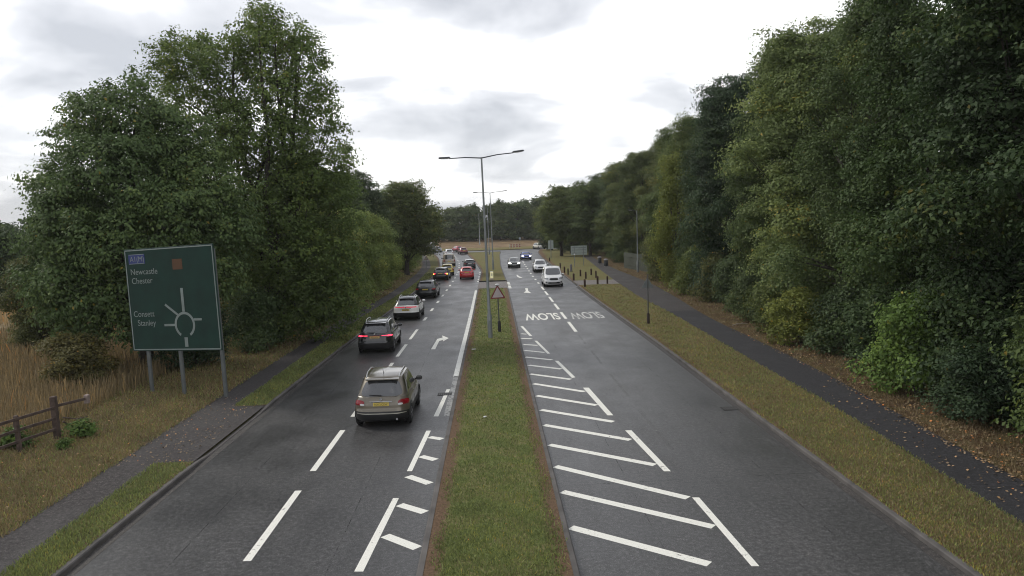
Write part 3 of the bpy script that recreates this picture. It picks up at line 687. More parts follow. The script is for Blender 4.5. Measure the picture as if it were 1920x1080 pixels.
# ---------------------------------------------------------------- ground cover
def blades(name, fx0, fx1, y0, y1, n, h, w, mat, seed, z=GZ, pw=2.0, lean=.5, label=None, tint=(.45, .2), gate=None):
    rng = np.random.default_rng(seed)
    u = rng.random(n); a = 1/y0; b = 1/y1; y = 1/(a+(b-a)*u) if pw == 2 else y0+(y1-y0)*u
    f0 = fx0(y) if callable(fx0) else np.full(n, fx0); f1 = fx1(y) if callable(fx1) else np.full(n, fx1)
    x = f0+(f1-f0)*rng.random(n)
    if gate is not None:
        ok = gate(x, y, rng); x, y = x[ok], y[ok]; n = len(x)
    far = np.clip(y/22, 1, 3.5)
    hh = h*rng.uniform(.5, 1.3, n); ww = w*rng.uniform(.6, 1.4, n)*far
    ang = rng.uniform(0, 2*np.pi, n); dx, dy = np.cos(ang)*ww/2, np.sin(ang)*ww/2
    lx, ly = rng.normal(0, lean, n)*hh, rng.normal(0, lean, n)*hh
    zz = np.full(n, z)
    P = np.stack([np.stack([x-dx, y-dy, zz-.01], 1), np.stack([x+dx, y+dy, zz-.01], 1), np.stack([x+dx*.35+lx, y+dy*.35+ly, zz+hh], 1), np.stack([x-dx*.35+lx, y-dy*.35+ly, zz+hh], 1)], 1)
    pat = .13*np.sin(x*2.1+y*.9)*np.sin(y*1.3)
    t = np.clip(rng.normal(tint[0], tint[1], n)+pat, 0, .97)
    me = quads_mesh(name, P, t, mat); o = bpy.data.objects.new(name, me); COL.objects.link(o)
    tag(o, label, 'grass', None, 'stuff'); return o
def mid_gate(x, y, rng):
    u = (x+1.5)/3.0; e = np.minimum(u, 1-u)+rng.normal(0, .03, len(x))+.03*np.sin(y*1.7); return e > .10
blades('median_grass', -1.4, 1.4, 13, 80, 46000, .05, .022, M_BLADE, 1, gate=mid_gate, label='short green grass on the central reservation')
blades('verge_grass', offs(E_LR, -.1), offs(E_L, -.1), 13.5, 22.2, 9000, .06, .022, M_BLADE, 2, label='grass on the near left verge strip')
blades('verge_grass', offs(E_LR, -.1), offs(E_L, -.1), 29.4, 110, 16000, .06, .022, M_BLADE, 3, label='grass on the left verge beyond the driveway')
blades('verge_grass', offs(E_R, .1), offs(E_PL, .08), 13, 80, 24000, .05, .022, M_BLADE, 4, label='green grass on the right verge', tint=(.6, .2))
blades('verge_grass', offs(E_R, .2), E_PL, 13, 80, 36000, .05, .022, M_STRAW, 14, label='dry straw-coloured grass on the right verge', tint=(.3, .2))
blades('bank_grass', -16, offs(E_LL, .22), 17, 110, 40000, .09, .02, M_STRAW, 5, label='dry straw-coloured grass on the left bank', tint=(.25, .2))
blades('bank_grass', -16, offs(E_LL, .22), 17, 110, 20000, .08, .02, M_BLADE, 6, label='green grass mixed in on the left bank', tint=(.5, .2))
blades('field_grass', -34, -15.2, 24, 75, 46000, .62, .022, M_STRAW, 7, z=GZ-.01, lean=.16, label='tall dry straw-coloured field grass behind the fence', tint=(.35, .25))
blades('field_grass', -80, -20, 60, 110, 24000, .8, .03, M_STRAW, 8, z=GZ-.01, lean=.12, pw=1, label='pale dry grass across the back of the field', tint=(.75, .15))
blades('woodland_grass', E_PR, offs(E_PR, 3), 14, 120, 18000, .08, .022, M_STRAW, 9, label='thin dry grass between the right path and the wood', tint=(.2, .2))
def fallen(name, fx0, fx1, y0, y1, n, size, seed, label, z=GZ):
    rng = np.random.default_rng(seed); y = 1/(1/y0+(1/y1-1/y0)*rng.random(n)); u = rng.random(n)
    f0 = fx0(y) if callable(fx0) else np.full(n, fx0); f1 = fx1(y) if callable(fx1) else np.full(n, fx1)
    x = f0+(f1-f0)*u; nr = unit(rng.normal(size=(n, 3))*.3+np.array([0, 0, 1])); C = np.stack([x, y, np.full(n, z+.015)+rng.random(n)*.02], 1)
    me = quads_mesh(name, leaf_quads(C, nr, size, rng, .8), np.clip(rng.normal(.5, .3, n), 0, 1), M_FALLEN)
    o = bpy.data.objects.new(name, me); COL.objects.link(o); tag(o, label, 'leaves', None, 'stuff')
fallen('fallen_leaves', offs(E_PR, -1.3), offs(E_PR, .2), 13, 30, 340, .075, 11, 'pale leaves scattered on the dark right path')
fallen('fallen_leaves', offs(E_PR, -.25), offs(E_PR, 2.2), 13, 45, 3400, .085, 12, 'brown fallen leaves along the foot of the right wood')
fallen('fallen_leaves', -10.9, -8.8, 22, 31, 420, .06, 16, 'damp brown leaves trodden on the left driveway')
fallen('fallen_leaves', -16, offs(E_LL, .1), 17, 50, 1500, .07, 13, 'scattered fallen leaves on the left bank')
fallen('fallen_leaves', -1.3, 1.3, 14, 45, 60, .05, 14, 'few pale leaves on the central reservation')
fallen('fallen_leaves', offs(E_R, .1), E_PL, 14, 60, 120, .06, 15, 'few dry leaves on the right verge')

# ---------------------------------------------------------------- vehicles
def interp(tab, t): return float(np.interp(t, [a for a, b in tab], [b for a, b in tab]))
M_TAIL = simple('tail_lens', (.13, .004, .008), .15, 0, (1, .02, .04), .03, var=.5, scale=9)
M_BRAKE = simple('brake_lens', (.6, .02, .03), .2, 0, (1, .05, .10), 1.8, var=.1)
M_AMBER = simple('amber_lens', (.8, .35, .02), .2, 0, (1, .5, .05), 3.5, var=.05)
M_HEADON = simple('lit_headlamp', (.9, .9, .9), .1, 0, (1, .97, .9), 5, var=.02)
M_HEAD = simple('headlamp_glass', (.30, .31, .33), .12, .3, var=.4, scale=8)
M_PLY = simple('yellow_plate', (.62, .47, .10), .5, var=.05)
M_PLO = simple('plate_under_red_light', (.62, .42, .16), .5, var=.05)
M_PLW = simple('white_plate', (.7, .7, .68), .5, var=.05)
M_INK = simple('plate_ink', (.02, .02, .02), .6)
M_WHITEL = simple('reversing_lens', (.6, .6, .6), .2)
def car(name, x, y, rz, label, cat='car', L=4.35, W=1.80, H=1.60, zb=.98, zh=.80, hood=1.0, rake_r=.35, rake_f=.75, paint_=(.2, .2, .2), metal=.5, rough=.32,
        roof=None, rails=None, tail='corner', brake=False, amber=False, lit=False, plate='Y', clad=True, spoiler=True, rear_in=.10, glass_w=.11, roofw=.70, wheel=.34,
        mirror=None, plate_txt=None, trim=None, boot=0.0, wiper=True, antenna=False, front_style='car', rz_detail=0, ply_z=.83, cladz=.30, lens=None):
    r = tag(empty(name, (x, y, 0.004), rz), label, cat, 'cars and vans in traffic')
    key = 'paint_'+'_'.join('%.3f' % c for c in paint_)
    mp = simple(key, paint_, rough, metal, var=.03, scale=1, coat=.9)
    mr = simple('roof_'+'_'.join('%.3f' % c for c in roof), roof, .25, .1, var=.03, coat=.8) if roof else mp
    zs = .22; hl = L/2; hw = W/2
    ya = hl-hood                       # foot of the windscreen
    def ztop(yy):
        if yy > ya-.05: k = min((yy-ya+.05)/(hood), 1); return zb-.03-(zb-.03-zh)*(k**1.7)
        if boot and yy < -hl+boot: return zb-.02
        return zb
    WT = [(0, .88), (.1, .95), (.25, .985), (.5, 1.0), (.78, .985), (.9, .95), (1, .90)]
    YR = [(0, .14), (.1, .05), (.3, 0), (.42, 0), (.5, .05), (.75, .07), (1, rear_in+.04)]
    YF = [(0, .16), (.12, .05), (.3, 0), (.5, .02), (.7, .08), (.88, .20), (1, .34)]
    def per(p, w, yr, yf, c):
        p = p % 4
        if p < 1 or 2 <= p < 3:
            rear = p < 1; u = (2*p-1) if rear else (1-2*(p-2))
            k = max(0, (abs(u)-.45)/.55); dy = c*(k**2.2)
            ww = w*.965
            return (u*ww, (yr+dy) if rear else (yf-dy))
        s = (p-1) if p < 2 else 1-(p-3)
        xx = w*(1-.035*abs(2*s-1)**6)
        return (xx if p < 2 else -xx, yr+c+(yf-yr-2*c)*s)
    def SL(p, t):
        w = hw*interp(WT, t); a, b = per(p, w, -hl+interp(YR, t), hl-interp(YF, t), .26)
        if b > ya: a *= 1-.10*((b-ya)/(hl-ya))**2
        return Vector((a, b, zs+(ztop(b)-zs)*t))
    rb0, rf0 = -hl+.10+rear_in+boot, ya+.10
    def ST(p, v):
        e = v**1.25
        w = hw*(.925-(.925-roofw)*e); yr = rb0+rake_r*e; yf = rf0-rake_f*(v**1.05)
        a, b = per(p, w, yr, yf, .20)
        zbase = zb-.07; z1 = H-.07-.05*max(0, (abs(b-(yr+yf)/2)/((yf-yr)/2)))**3
        return Vector((a, b, zbase+(z1-zbase)*v))
    NP = 80
    def loft(S, ts, cap, name_, mat, par, dz=.04, yshr=1.0, p_off=0):
        vs, fs = [], []
        for t in ts:
            for i in range(NP): vs.append(S(4*i/NP, t))
        n = len(ts)
        if cap:
            cy = sum(v.y for v in vs[-NP:])/NP
            last = vs[-NP:]
            for k, rise in ((.93, .35), (.8, .62), (.5, .9), (.2, 1), (0.02, 1)):
                for q in last: vs.append(Vector((q.x*k, cy+(q.y-cy)*(1-(1-k)*yshr), q.z+dz*rise)))
                n += 1
        for r_ in range(n-1):
            for i in range(NP): fs.append((r_*NP+i, r_*NP+(i+1) % NP, (r_+1)*NP+(i+1) % NP, (r_+1)*NP+i))
        if cap: fs.append(tuple((n-1)*NP+i for i in range(NP)))
        return MB().add(vs, fs).build(name_, mat, par, smooth=True)
    body = loft(SL, [0, .05, .1, .18, .26, .34, .42, .5, .58, .66, .74, .82, .9, .95, 1], True, 'body', mp, r, .03, 0.12)
    if roof:
        loft(ST, [0, .25, .5, .75, .9, .97], False, 'pillars', simple('black_pillar', (.01, .01, .01), .2), r)
        loft(ST, [.9, .95, 1], True, 'roof', mr, r, .06, .12).scale = (1.01, 1.003, 1.004)
    else:
        loft(ST, [0, .15, .3, .45, .6, .75, .87, .95, 1], True, 'cabin', mp, r, .06, .12)
    def patch(S, p0, p1, a0, a1, off, name_, mat, par=None, n=14, e=4.0, skew=0, mid=0):
        vs = []; NR = 5
        def pt(u, v_):
            p = (p0+p1)/2+(p1-p0)/2*u*(1+skew*v_); a = (a0+a1)/2+(a1-a0)/2*v_+mid*(u*u)
            q = S(p, a); h = .01
            n1 = (S(p+h, a)-S(p-h, a)); n2 = (S(p, min(a+h, 1))-S(p, a-h)); nn = n1.cross(n2).normalized()
            return q+nn*off
        vs.append(pt(0, 0))
        M_ = n*4
        for k in range(1, NR+1):
            for i in range(M_):
                a = 2*math.pi*i/M_; c, s = math.cos(a), math.sin(a)
                d = (abs(c)**e+abs(s)**e)**(-1/e)*k/NR
                vs.append(pt(c*d, s*d))
        fs = [(0, 1+i, 1+(i+1) % M_) for i in range(M_)]
        for k in range(NR-1):
            for i in range(M_): fs.append((1+k*M_+i, 1+(k+1)*M_+i, 1+(k+1)*M_+(i+1) % M_, 1+k*M_+(i+1) % M_))
        return MB().add(vs, fs).build(name_, mat, par or r, smooth=True)
    # glazing
    rw = patch(ST, .5-.5+glass_w, .5+.5-glass_w, .13, .92, .006, 'rear_window', M_GLASS, e=5, skew=-.04)
    patch(ST, 2.06, 2.94, .12, .93, .006, 'windscreen', M_GLASS, e=6)
    for sd in (0, 1):
        P = (lambda p: p) if sd == 0 else (lambda p: 5-p)
        nb = 2 if cat != 'van' else 1
        for a, b in (((1.05, 1.20), (1.23, 1.53), (1.56, 1.94))[0 if cat == 'car' else 1:]):
            patch(ST, min(P(a), P(b)), max(P(a), P(b)), .17, .88, .006, 'side_window', M_GLASS, e=5)
    # lower trim
    if clad: loft(lambda p, t: (lambda q: Vector((q.x*1.006, q.y*1.003, q.z)))(SL(p, t)), [0, .05, .1, .16, .22, cladz*.9, cladz], False, 'lower_trim', M_BLACKP, r)
    if trim: patch(SL, .04, .96, .33, .375, .012, 'bumper_strip', simple('trim_'+key, trim, .3, .6), e=8, mid=.02)
    # rear details
    if tail == 'corner':
        for a, b in ((-.04, .18), (.82, 1.04)): patch(SL, a, b, .69, .89, .008, 'tail_light', M_BRAKE if brake else M_TAIL, e=2.6)
        for a, b in ((.10, .19), (.81, .90)): patch(SL, a, b, .68, .76, .012, 'reverse_light', M_WHITEL, e=2.5)
    elif tail == 'bar':
        patch(SL, .02, .98, .865, .90, .012, 'light_bar', M_BRAKE, e=10)
        for a, b in ((-.03, .14), (.86, 1.03)): patch(SL, a, b, .82, .91, .010, 'tail_light', M_BRAKE, e=3)
    elif tail == 'band':
        patch(SL, -.03, 1.03, .845, .925, .010, 'light_bar', lens or M_TAIL, e=8)
    elif tail == 'vertical':
        for a, b in ((-.03, .09), (.91, 1.03)): patch(SL, a, b, .6, .98, .008, 'tail_light', M_BRAKE if brake else M_TAIL, e=3)
    elif tail == 'small':
        for a, b in ((-.03, .17), (.83, 1.03)): patch(SL, a, b, .70, .86, .008, 'tail_light', M_BRAKE if brake else M_TAIL, e=3)
    if amber:
        for a, b in ((-.03, .07), (.93, 1.03)): patch(SL, a, b, .66, .78, .014, 'indicator', M_AMBER, e=3)
    if brake: patch(ST, .42, .58, .93, .975, .012, 'high_brake_light', M_BRAKE, e=4)
    yb = SL(.5, .68).y
    pc = MB().box((0, yb-.012, ply_z), (.52, .014, .115), bev=.004).build('number_plate', {'Y': M_PLY, 'O': M_PLO, 'W': M_PLW}[plate], r)
    if plate_txt: text_mesh(plate_txt, .105, M_INK, 'plate_lettering', pc, (0, yb-.021, ply_z-.037), (R_(90), 0, 0), .78, 1, .001, 'CENTER')
    if cat == 'car' and plate_txt:
        MB().box((0, yb+.01, ply_z+.085), (.74, .05, .03), bev=.01).build('plate_garnish', M_CHROME if trim else M_BLACKP, r)
        MB().lathe((0, yb-.015, ply_z+.17), [(.045, 0), (.045, .012)], 14, 'Y').build('badge', M_CHROME, r)
    if wiper:
        q = ST(.5, .2); q2 = ST(.24, .24)
        MB().tube([q+Vector((0, -.03, 0)), (q+q2)/2+Vector((0, -.03, .0)), q2+Vector((0, -.03, 0))], [.018, .012, .008], 6).build('wiper', M_BLACKP, r)
    if spoiler:
        q = ST(.5, .97)
        MB().box((0, q.y-.05, q.z+.015), (W*roofw*.86, .22, .035), bev=.015, rx=R_(4)).build('spoiler', mr if not roof else simple('black_pillar', (.01, .01, .01), .2), r)
    if antenna:
        q = ST(.5, 1.0)
        MB().tube([(0, q.y+.35, H-.02), (0, q.y+.18, H+.17)], [.012, .006], 6).build('antenna', M_BLACKP, r)
    # front details
    for a, b in ((1.985, 2.20), (2.80, 3.015)): patch(SL, a, b, .70, .88, .008, 'headlight', M_HEADON if lit else M_HEAD, e=2.8)
    patch(SL, 2.25, 2.75, .60, .86, .008, 'grille', M_BLACKP, e=4)
    patch(SL, 2.15, 2.85, .16, .38, .012, 'lower_grille', M_BLACKP, e=4)
    for a, b in ((2.03, 2.13), (2.87, 2.97)): patch(SL, a, b, .28, .42, .012, 'fog_light', M_BLACKP, e=3)
    yf_ = SL(2.5, .45).y
    MB().box((0, yf_+.015, .45), (.52, .012, .112), bev=.004).build('number_plate', M_PLW, r)
    # mirrors
    for s in (-1, 1):
        m = MB().box((s*(hw+.05), ya-.26, zb+.07), (.22, .12, .16), bev=.04).build('door_mirror', (simple('m_'+key, mirror, .4) if mirror else mp), r, smooth=True)
        MB().box((s*(hw-.04), ya-.20, zb+.02), (.14, .06, .05)).build('mirror_arm', M_BLACKP, m)
    if rails:
        for s in (-1, 1):
            pts = [ST(1.5 if s > 0 else 3.5, 1.0)]
            y0, y1 = rb0+rake_r+.10, rf0-rake_f-.22
            xx = hw*roofw-.07
            P = []
            for i in range(9):
                t = i/8; P.append((s*(xx-.03*abs(2*t-1)**2), y0+(y1-y0)*t, H-.06+.085*min(1, 6*min(t, 1-t))-.04*abs(2*t-1)**3))
            MB().tube(P, .022, 6).build('roof_rail', simple('rail_'+str(rails[0]), rails, .3, .7), r, smooth=True)
    # doors: shut lines and handles on the sides
    for s in (-1, 1):
        pp = lambda k: (1+k) if s > 0 else (4-k)
        for k in (.40, .66):
            a = SL(pp(k), .35); b = SL(pp(k), .95)
            a.x += s*.004; b.x += s*.004; c = SL(pp(k), .65); c.x += s*.004
            MB().tube([a, c, b], .005, 4).build('door_seam', M_BLACKP, r)
        for k in (.44, .70):
            c = SL(pp(k), .86); MB().box((c.x+s*.012, c.y-.02, c.z), (.03, .18, .03), bev=.01).build('door_handle', mp, r)
    # wheels and arches
    wb = L*.61
    for s in (-1, 1):
        for yc in (-wb/2-.02*L+.0, wb/2-.02*L+.03):
            vs, n = [], 20; m = MB()
            for k in range(n+1):
                a = math.pi*k/n; 
                for rr_ in (wheel+.02, wheel+.085):
                    for xx in (hw*.90, hw*1.004): vs.append((s*xx, yc+rr_*math.cos(a), wheel+rr_*math.sin(a)*1.0))
            fs = []
            for k in range(n):
                b0, b1 = k*4, k*4+4
                fs += [(b0+1, b0+3, b1+3, b1+1), (b0, b0+1, b1+1, b1), (b0+2, b1+2, b1+3, b0+3)]
            m.add(vs, fs); m.build('wheel_arch', M_BLACKP if clad else mp, r)
            MB().lathe((s*hw*.93, yc, wheel), [(wheel+.03, -.02), (wheel+.03, .02)], 24, 'X').build('arch_liner', M_RUBBER, r)
            wx = hw-.10
            wl = empty('wheel', (s*wx, yc, wheel)); wl.parent = r
            MB().lathe((0, 0, 0), [(wheel*.62, -.10), (wheel*.93, -.10), (wheel, -.07), (wheel, .07), (wheel*.93, .10), (wheel*.62, .10)], 26, 'X').build('tyre', M_RUBBER, wl, smooth=True)
            m = MB().lathe((s*.075, 0, 0), [(wheel*.62, -.01), (wheel*.64, .02), (wheel*.58, .024)], 22, 'X')
            m.build('rim', simple('dark_rim', (.02, .02, .02), .5), wl)
            m = MB()
            for k in range(5):
                a = k*2*math.pi/5+.3
                m.box((s*.10, math.cos(a)*wheel*.33, math.sin(a)*wheel*.33), (.02, .055, wheel*.56), rx=-(a-math.pi/2)*-1)
            m.build('spokes', M_ALLOY, wl)
    # exhaust and underside
    MB().box((0, 0, .24), (W*.84, L*.86, .12)).build('underside', M_RUBBER, r)
    if rz_detail: MB().lathe((hw*.55, -hl+.02, .30), [(.035, 0), (.04, .06)], 12, 'Y').build('exhaust', M_CHROME, r)
    return r
pi = math.pi
car('suv', -3.72, 27.75, R_(-.5), 'bronze-grey SUV nearest the camera with silver roof rails', L=4.33, W=1.84, H=1.67, zb=1.01, cladz=.44, glass_w=.07, paint_=(.14, .12, .09), rails=(.6, .6, .6), tail='corner', plate='Y', plate_txt='NX12 CXW',
    trim=(.45, .43, .38), antenna=True, rz_detail=1, spoiler=True, rake_r=.42, ply_z=.80, mirror=(.03, .03, .03), rough=.3)
car('suv', -6.18, 43.4, R_(0), 'black SUV with a full-width lit red light bar and silver roof rails', L=4.55, W=1.87, H=1.66, zb=1.03, paint_=(.016, .017, .019), rails=(.6, .62, .58), tail='bar', plate='O', plate_txt='ND73 KFA',
    ply_z=.86, rake_r=.5, roofw=.68, metal=.3, rough=.22, cladz=.42)
car('suv', -6.02, 57.6, R_(-1), 'white SUV with a red band of tail lights and black lower half', L=4.45, W=1.84, H=1.62, zb=1.02, roof=(.03, .03, .035), paint_=(.80, .80, .78), metal=0, tail='band', plate='Y', cladz=.42, rake_r=.62, roofw=.66, rails=(.7, .7, .7), plate_txt='NK22 OJB', ply_z=.74, lens=simple('band_lens', (.45, .02, .04), .2, 0, (1, .05, .1), .3))
car('suv', -5.93, 73.9, R_(-2), 'dark grey coupe-roofed hatchback behind the white SUV', L=4.36, W=1.90, H=1.60, zb=1.04, paint_=(.022, .024, .028), metal=.3, tail='small', plate='Y', rake_r=.55, roofw=.66)
car('hatchback', -5.97, 97.1, R_(-3), 'dark hatchback with brake lights and amber indicators lit', L=4.3, W=1.82, H=1.52, zb=.97, paint_=(.035, .032, .030), brake=True, amber=True, tail='small', plate='O')
car('hatchback', -5.75, 105.6, R_(2), 'yellow hatchback in the left queue', L=3.9, W=1.72, H=1.50, zb=.95, paint_=(.55, .42, .05), metal=.0, tail='vertical', plate='Y')
car('van', -6.75, 128.5, R_(6), 'beige boxy van with wide mirrors in the left queue', 'van', L=4.9, W=1.95, H=2.05, zb=1.15, zh=.95, hood=.9, paint_=(.36, .31, .25), metal=.1, tail='vertical', rake_r=.12, roofw=.82, rake_f=.7, spoiler=False, mirror=(.02, .02, .02), wheel=.33)
car('car', -8.95, 170, R_(10), 'white and black car in the left queue near the roundabout', L=4.3, W=1.8, H=1.55, paint_=(.7, .71, .72), metal=0, tail='small', plate='W', cladz=.45)
car('car', -13.6, 196, R_(35), 'silver-grey car turning at the head of the left queue', L=4.4, W=1.8, H=1.5, paint_=(.35, .36, .38), tail='small')
car('van', -16.8, 209, R_(55), 'white van at the far left of the roundabout', 'van', L=5.3, W=2.0, H=2.3, zb=1.2, zh=1.0, hood=.9, paint_=(.72, .72, .7), metal=0, tail='vertical', rake_r=.1, roofw=.85, spoiler=False)
car('hatchback', -2.95, 97.3, R_(2), 'bright red hatchback in the overtaking lane', L=4.0, W=1.73, H=1.50, zb=.95, paint_=(.50, .025, .03), metal=.1, tail='corner', plate='Y', rake_r=.45, clad=False)
car('hatchback', -3.2, 119.6, R_(5), 'black hatchback with a bright white roof ahead of the red one', L=3.85, W=1.72, H=1.42, zb=.93, paint_=(.012, .013, .018), roof=(.75, .75, .75), tail='corner', plate='W', clad=False)
car('car', -6.2, 179, R_(12), 'dark red car with a black lower half near the roundabout', L=4.2, W=1.78, H=1.5, paint_=(.20, .02, .025), metal=.2, tail='small', cladz=.45)
car('car', -8.0, 194, R_(25), 'small crimson car at the roundabout entry beside the dark red one', L=4.0, W=1.72, H=1.48, paint_=(.36, .03, .05), metal=.2, tail='small')
car('van', 6.42, 82.6, R_(180), 'white people carrier coming towards the camera', 'van', L=4.97, W=1.99, H=2.0, zb=1.16, zh=.98, hood=.95, paint_=(.78, .78, .78), metal=0, roofw=.80, rake_f=.85, rake_r=.15, spoiler=False, clad=False, wiper=False, mirror=(.7, .7, .7), wheel=.34)
car('suv', 6.68, 106.5, R_(180), 'white SUV following the white people carrier', L=4.5, W=1.84, H=1.65, zb=1.02, paint_=(.75, .76, .76), metal=0, wiper=False)
car('car', 3.55, 118.4, R_(180), 'silver-grey car with lit headlights nearest the median', L=4.4, W=1.8, H=1.5, paint_=(.20, .21, .20), lit=True, wiper=False)
car('car', 6.4, 142, R_(182), 'bright blue car with lit headlights leaving the roundabout', L=4.3, W=1.8, H=1.42, paint_=(.03, .06, .30), lit=True, wiper=False)
car('car', 12.3, 196.5, R_(205), 'cream car at the right side of the roundabout', L=4.3, W=1.8, H=1.6, paint_=(.55, .53, .45), metal=0, lit=False, wiper=False)

# ---------------------------------------------------------------- street furniture
def lamp_column(x, y, h, arms, label, rz=0, lean=0, r0=.09, slope=.05, heads=True, group='street lamps'):
    r = tag(empty('street_lamp', (x, y, GZ), rz), label, 'street lamp', group); r.rotation_euler = (0, lean, rz)
    MB().lathe((0, 0, 0), [(r0*1.5, -.1), (r0*1.5, 1.3), (r0, 1.42), (r0*.72, h*.6), (r0*.5, h)], 14).build('column', M_GALV, r, smooth=True)
    MB().box((0, -r0*1.5, .75), (.10, .02, .5), bev=.004).build('access_door', simple('lamp_door', (.2, .22, .22), .6), r)
    for s, ln, sl in arms:
        z1 = h+sl*ln
        MB().tube([(0, 0, h-.05), (s*ln*.5, 0, h+.02+sl*ln*.5), (s*ln, 0, z1)], [.035, .03, .028], 8).build('arm', simple('dark_arm', (.07, .075, .08), .5, .3), r)
        m = MB(); a = -math.atan(sl)*s
        m.box((s*(ln+.28), 0, z1+.05+sl*.28), (.66, .26, .09), ry=a, bev=.04)
        hd = m.build('lantern', simple('lantern_grey', (.05, .055, .06), .5, .2), r, smooth=True)
        MB().box((s*(ln+.28), 0, z1-.002+sl*.28), (.42, .2, .03), ry=a, bev=.01).build('lamp_glass', simple('lamp_glass', (.5, .5, .48), .2), hd)
lamp_column(-.13, 44.8, 10.25, ((-1, 1.8, .0), (1, 1.8, .09)), 'tall double-armed street lamp nearest the camera on the median', lean=R_(-1.0))
lamp_column(.40, 112, 10.9, ((-1, 1.8, .03), (1, 1.8, .06)), 'double-armed street lamp farther along the median', lean=R_(-.7))
lamp_column(-.15, 168, 10.0, ((-1, 1.0, .05),), 'thin grey street lamp on the far median with one arm', lean=R_(-.7))
lamp_column(-2.9, 231, 9.6, ((1, 1.0, .05),), 'pale street lamp on the roundabout mound', r0=.12)
lamp_column(18.2, 97, 7.6, ((-1, .5, .05),), 'grey street lamp half hidden by leaves at the edge of the right wood')

def post_sign(name, x, y, h, label, shape, pz, w, hh, face, back, rz=0, collar=None, r=.038, cat='road sign', border=None, lean=0):
    rt = tag(empty(name, (x, y, GZ), rz), label, cat); rt.rotation_euler = (0, lean, rz)
    MB().tube([(0, 0, -.05), (0, 0, h)], r, 10).build('post', M_GALV if not collar else simple('post_'+label[:6], (.10, .10, .095), .6, .2), rt, smooth=True)
    if collar: MB().lathe((0, 0, 0), [(.095, -.05), (.095, .62), (.05, .68)], 12).build('post_base', collar, rt, smooth=True)
    def poly(k=1.0):
        W_, H_ = w*k, hh*k
        if shape == 'tri': c = pz+hh/3; return [(-W_/2, c-H_/3), (W_/2, c-H_/3), (0, c+H_*2/3)]
        if shape == 'disc': return [(W_/2*math.cos(a*pi/12), pz+hh/2+W_/2*math.sin(a*pi/12)) for a in range(24)]
        return [(-W_/2, pz+hh/2-H_/2), (W_/2, pz+hh/2-H_/2), (W_/2, pz+hh/2+H_/2), (-W_/2, pz+hh/2+H_/2)]
    pl = MB().prism(poly(), -.055, -.04).build('sign_plate', border or back, rt)
    if face: MB().prism(poly(.74 if shape == 'tri' else .9), -.062, -.0565).build('sign_face', face, pl)
    return rt
M_RED = simple('sign_red', (.20, .02, .025), .5)
M_SFACE = simple('sign_face_pale', (.52, .45, .45), .6, var=.1)
s = post_sign('warning_sign', .43, 47.2, 2.75, 'red-bordered triangular warning sign on a black-based post on the median', 'tri', 2.02, .93, .84, M_SFACE, M_SIGNB, collar=M_BLACKP, border=M_RED, lean=R_(-1.2))
MB().lathe((0, -.05, 2.86), [(.05, -.08), (.12, -.05), (.14, 0), (.08, .05), (.02, .06)], 14).build('sign_lamp', simple('lamp_cap', (.5, .5, .5), .4), s)
post_sign('warning_sign', 9.74, 48.7, 3.1, 'back of a small triangular sign on a thin post on the right verge', 'tri', 2.25, .75, .66, None, simple('sign_back_dull', (.17, .19, .19), .6), collar=simple('brown_base', (.03, .018, .014), .8), rz=pi)
post_sign('direction_sign', 10.9, 141, 3.4, 'narrow grey sign back on a single post before the roundabout', 'rect', 1.7, .95, 1.55, None, M_SIGNB, rz=pi, r=.06)
post_sign('warning_sign', -9.75, 121, 1.95, 'small triangular sign beside the left path at the bend', 'tri', 1.35, .7, .62, simple('sign_face_dull', (.3, .28, .24), .7), M_SIGNB, border=simple('sign_dull_red', (.2, .1, .08), .6))
post_sign('path_sign', -11.5, 88, 2.0, 'small white path sign on a thin post under the left trees', 'rect', 1.75, .5, .22, simple('white_face', (.5, .5, .46), .6), M_SIGNB, cat='sign')
post_sign('keep_left_sign', 7.7, 200.6, 2.9, 'small round sign on a post at the roundabout', 'disc', 2.3, .6, .6, simple('disc_face', (.3, .33, .38), .6), M_SIGNB)
# wide two-post sign seen from behind
r = tag(empty('direction_sign', (13.1, 116, GZ), R_(3)), 'wide grey direction sign back on two posts by the right path', 'road sign')
MB().box((0, 0, 2.25), (2.4, .03, 1.35)).build('sign_plate', M_SIGNB, r)
for sx in (-.7, .65): MB().tube([(sx, -.06, -.1), (sx, -.06, 2.85)], .045, 8).build('post', M_GALV, r)
for zz in (1.85, 2.3, 2.65): MB().box((0, -.035, zz), (2.15, .03, .05)).build('rail', simple('rail_grey', (.15, .18, .17), .6), r)
r = tag(empty('marker_post', (12.0, 112.0, GZ)), 'thin white-topped post in front of the wide grey sign', 'post')
MB().tube([(0, 0, -.05), (0, 0, 1.75)], .04, 8).build('post', M_GALV, r); MB().lathe((0, 0, 1.75), [(.09, 0), (.11, .08), (.06, .18)], 10).build('cap', simple('white_cap', (.8, .8, .8), .4), r)

# big green direction sign on three posts
M_GREEN = simple('sign_green', (.003, .028, .020), .8, var=.25, scale=1.2)
M_SWHITE = simple('sign_white', (.20, .235, .225), .5, var=.15)
M_BLUE = simple('sign_blue', (.02, .035, .16), .5)
M_BROWN = simple('sign_brown', (.09, .04, .015), .6)
ang = math.atan2(30.9-32.6, -10.55+14.6)
r = tag(empty('direction_sign', (-12.68, 31.9, GZ), ang), 'large dark green direction sign with white border on the left bank', 'road sign')
r.rotation_euler = (0, R_(-2.2), ang)
SW, SH, SZ = 4.62, 4.2, 1.78
MB().box((0, 0, SZ+SH/2), (SW, .04, SH), bev=.012).build('sign_plate', M_GREEN, r)
m = MB(); b = .045
for cx, cz, dx, dz in ((0, SZ+SH-.06, SW-.1, b), (0, SZ+.06, SW-.1, b), (-SW/2+.06, SZ+SH/2, b, SH-.17), (SW/2-.06, SZ+SH/2, b, SH-.17)): m.box((cx, -.024, cz), (dx, .006, dz))
m.build('border', M_SWHITE, r)
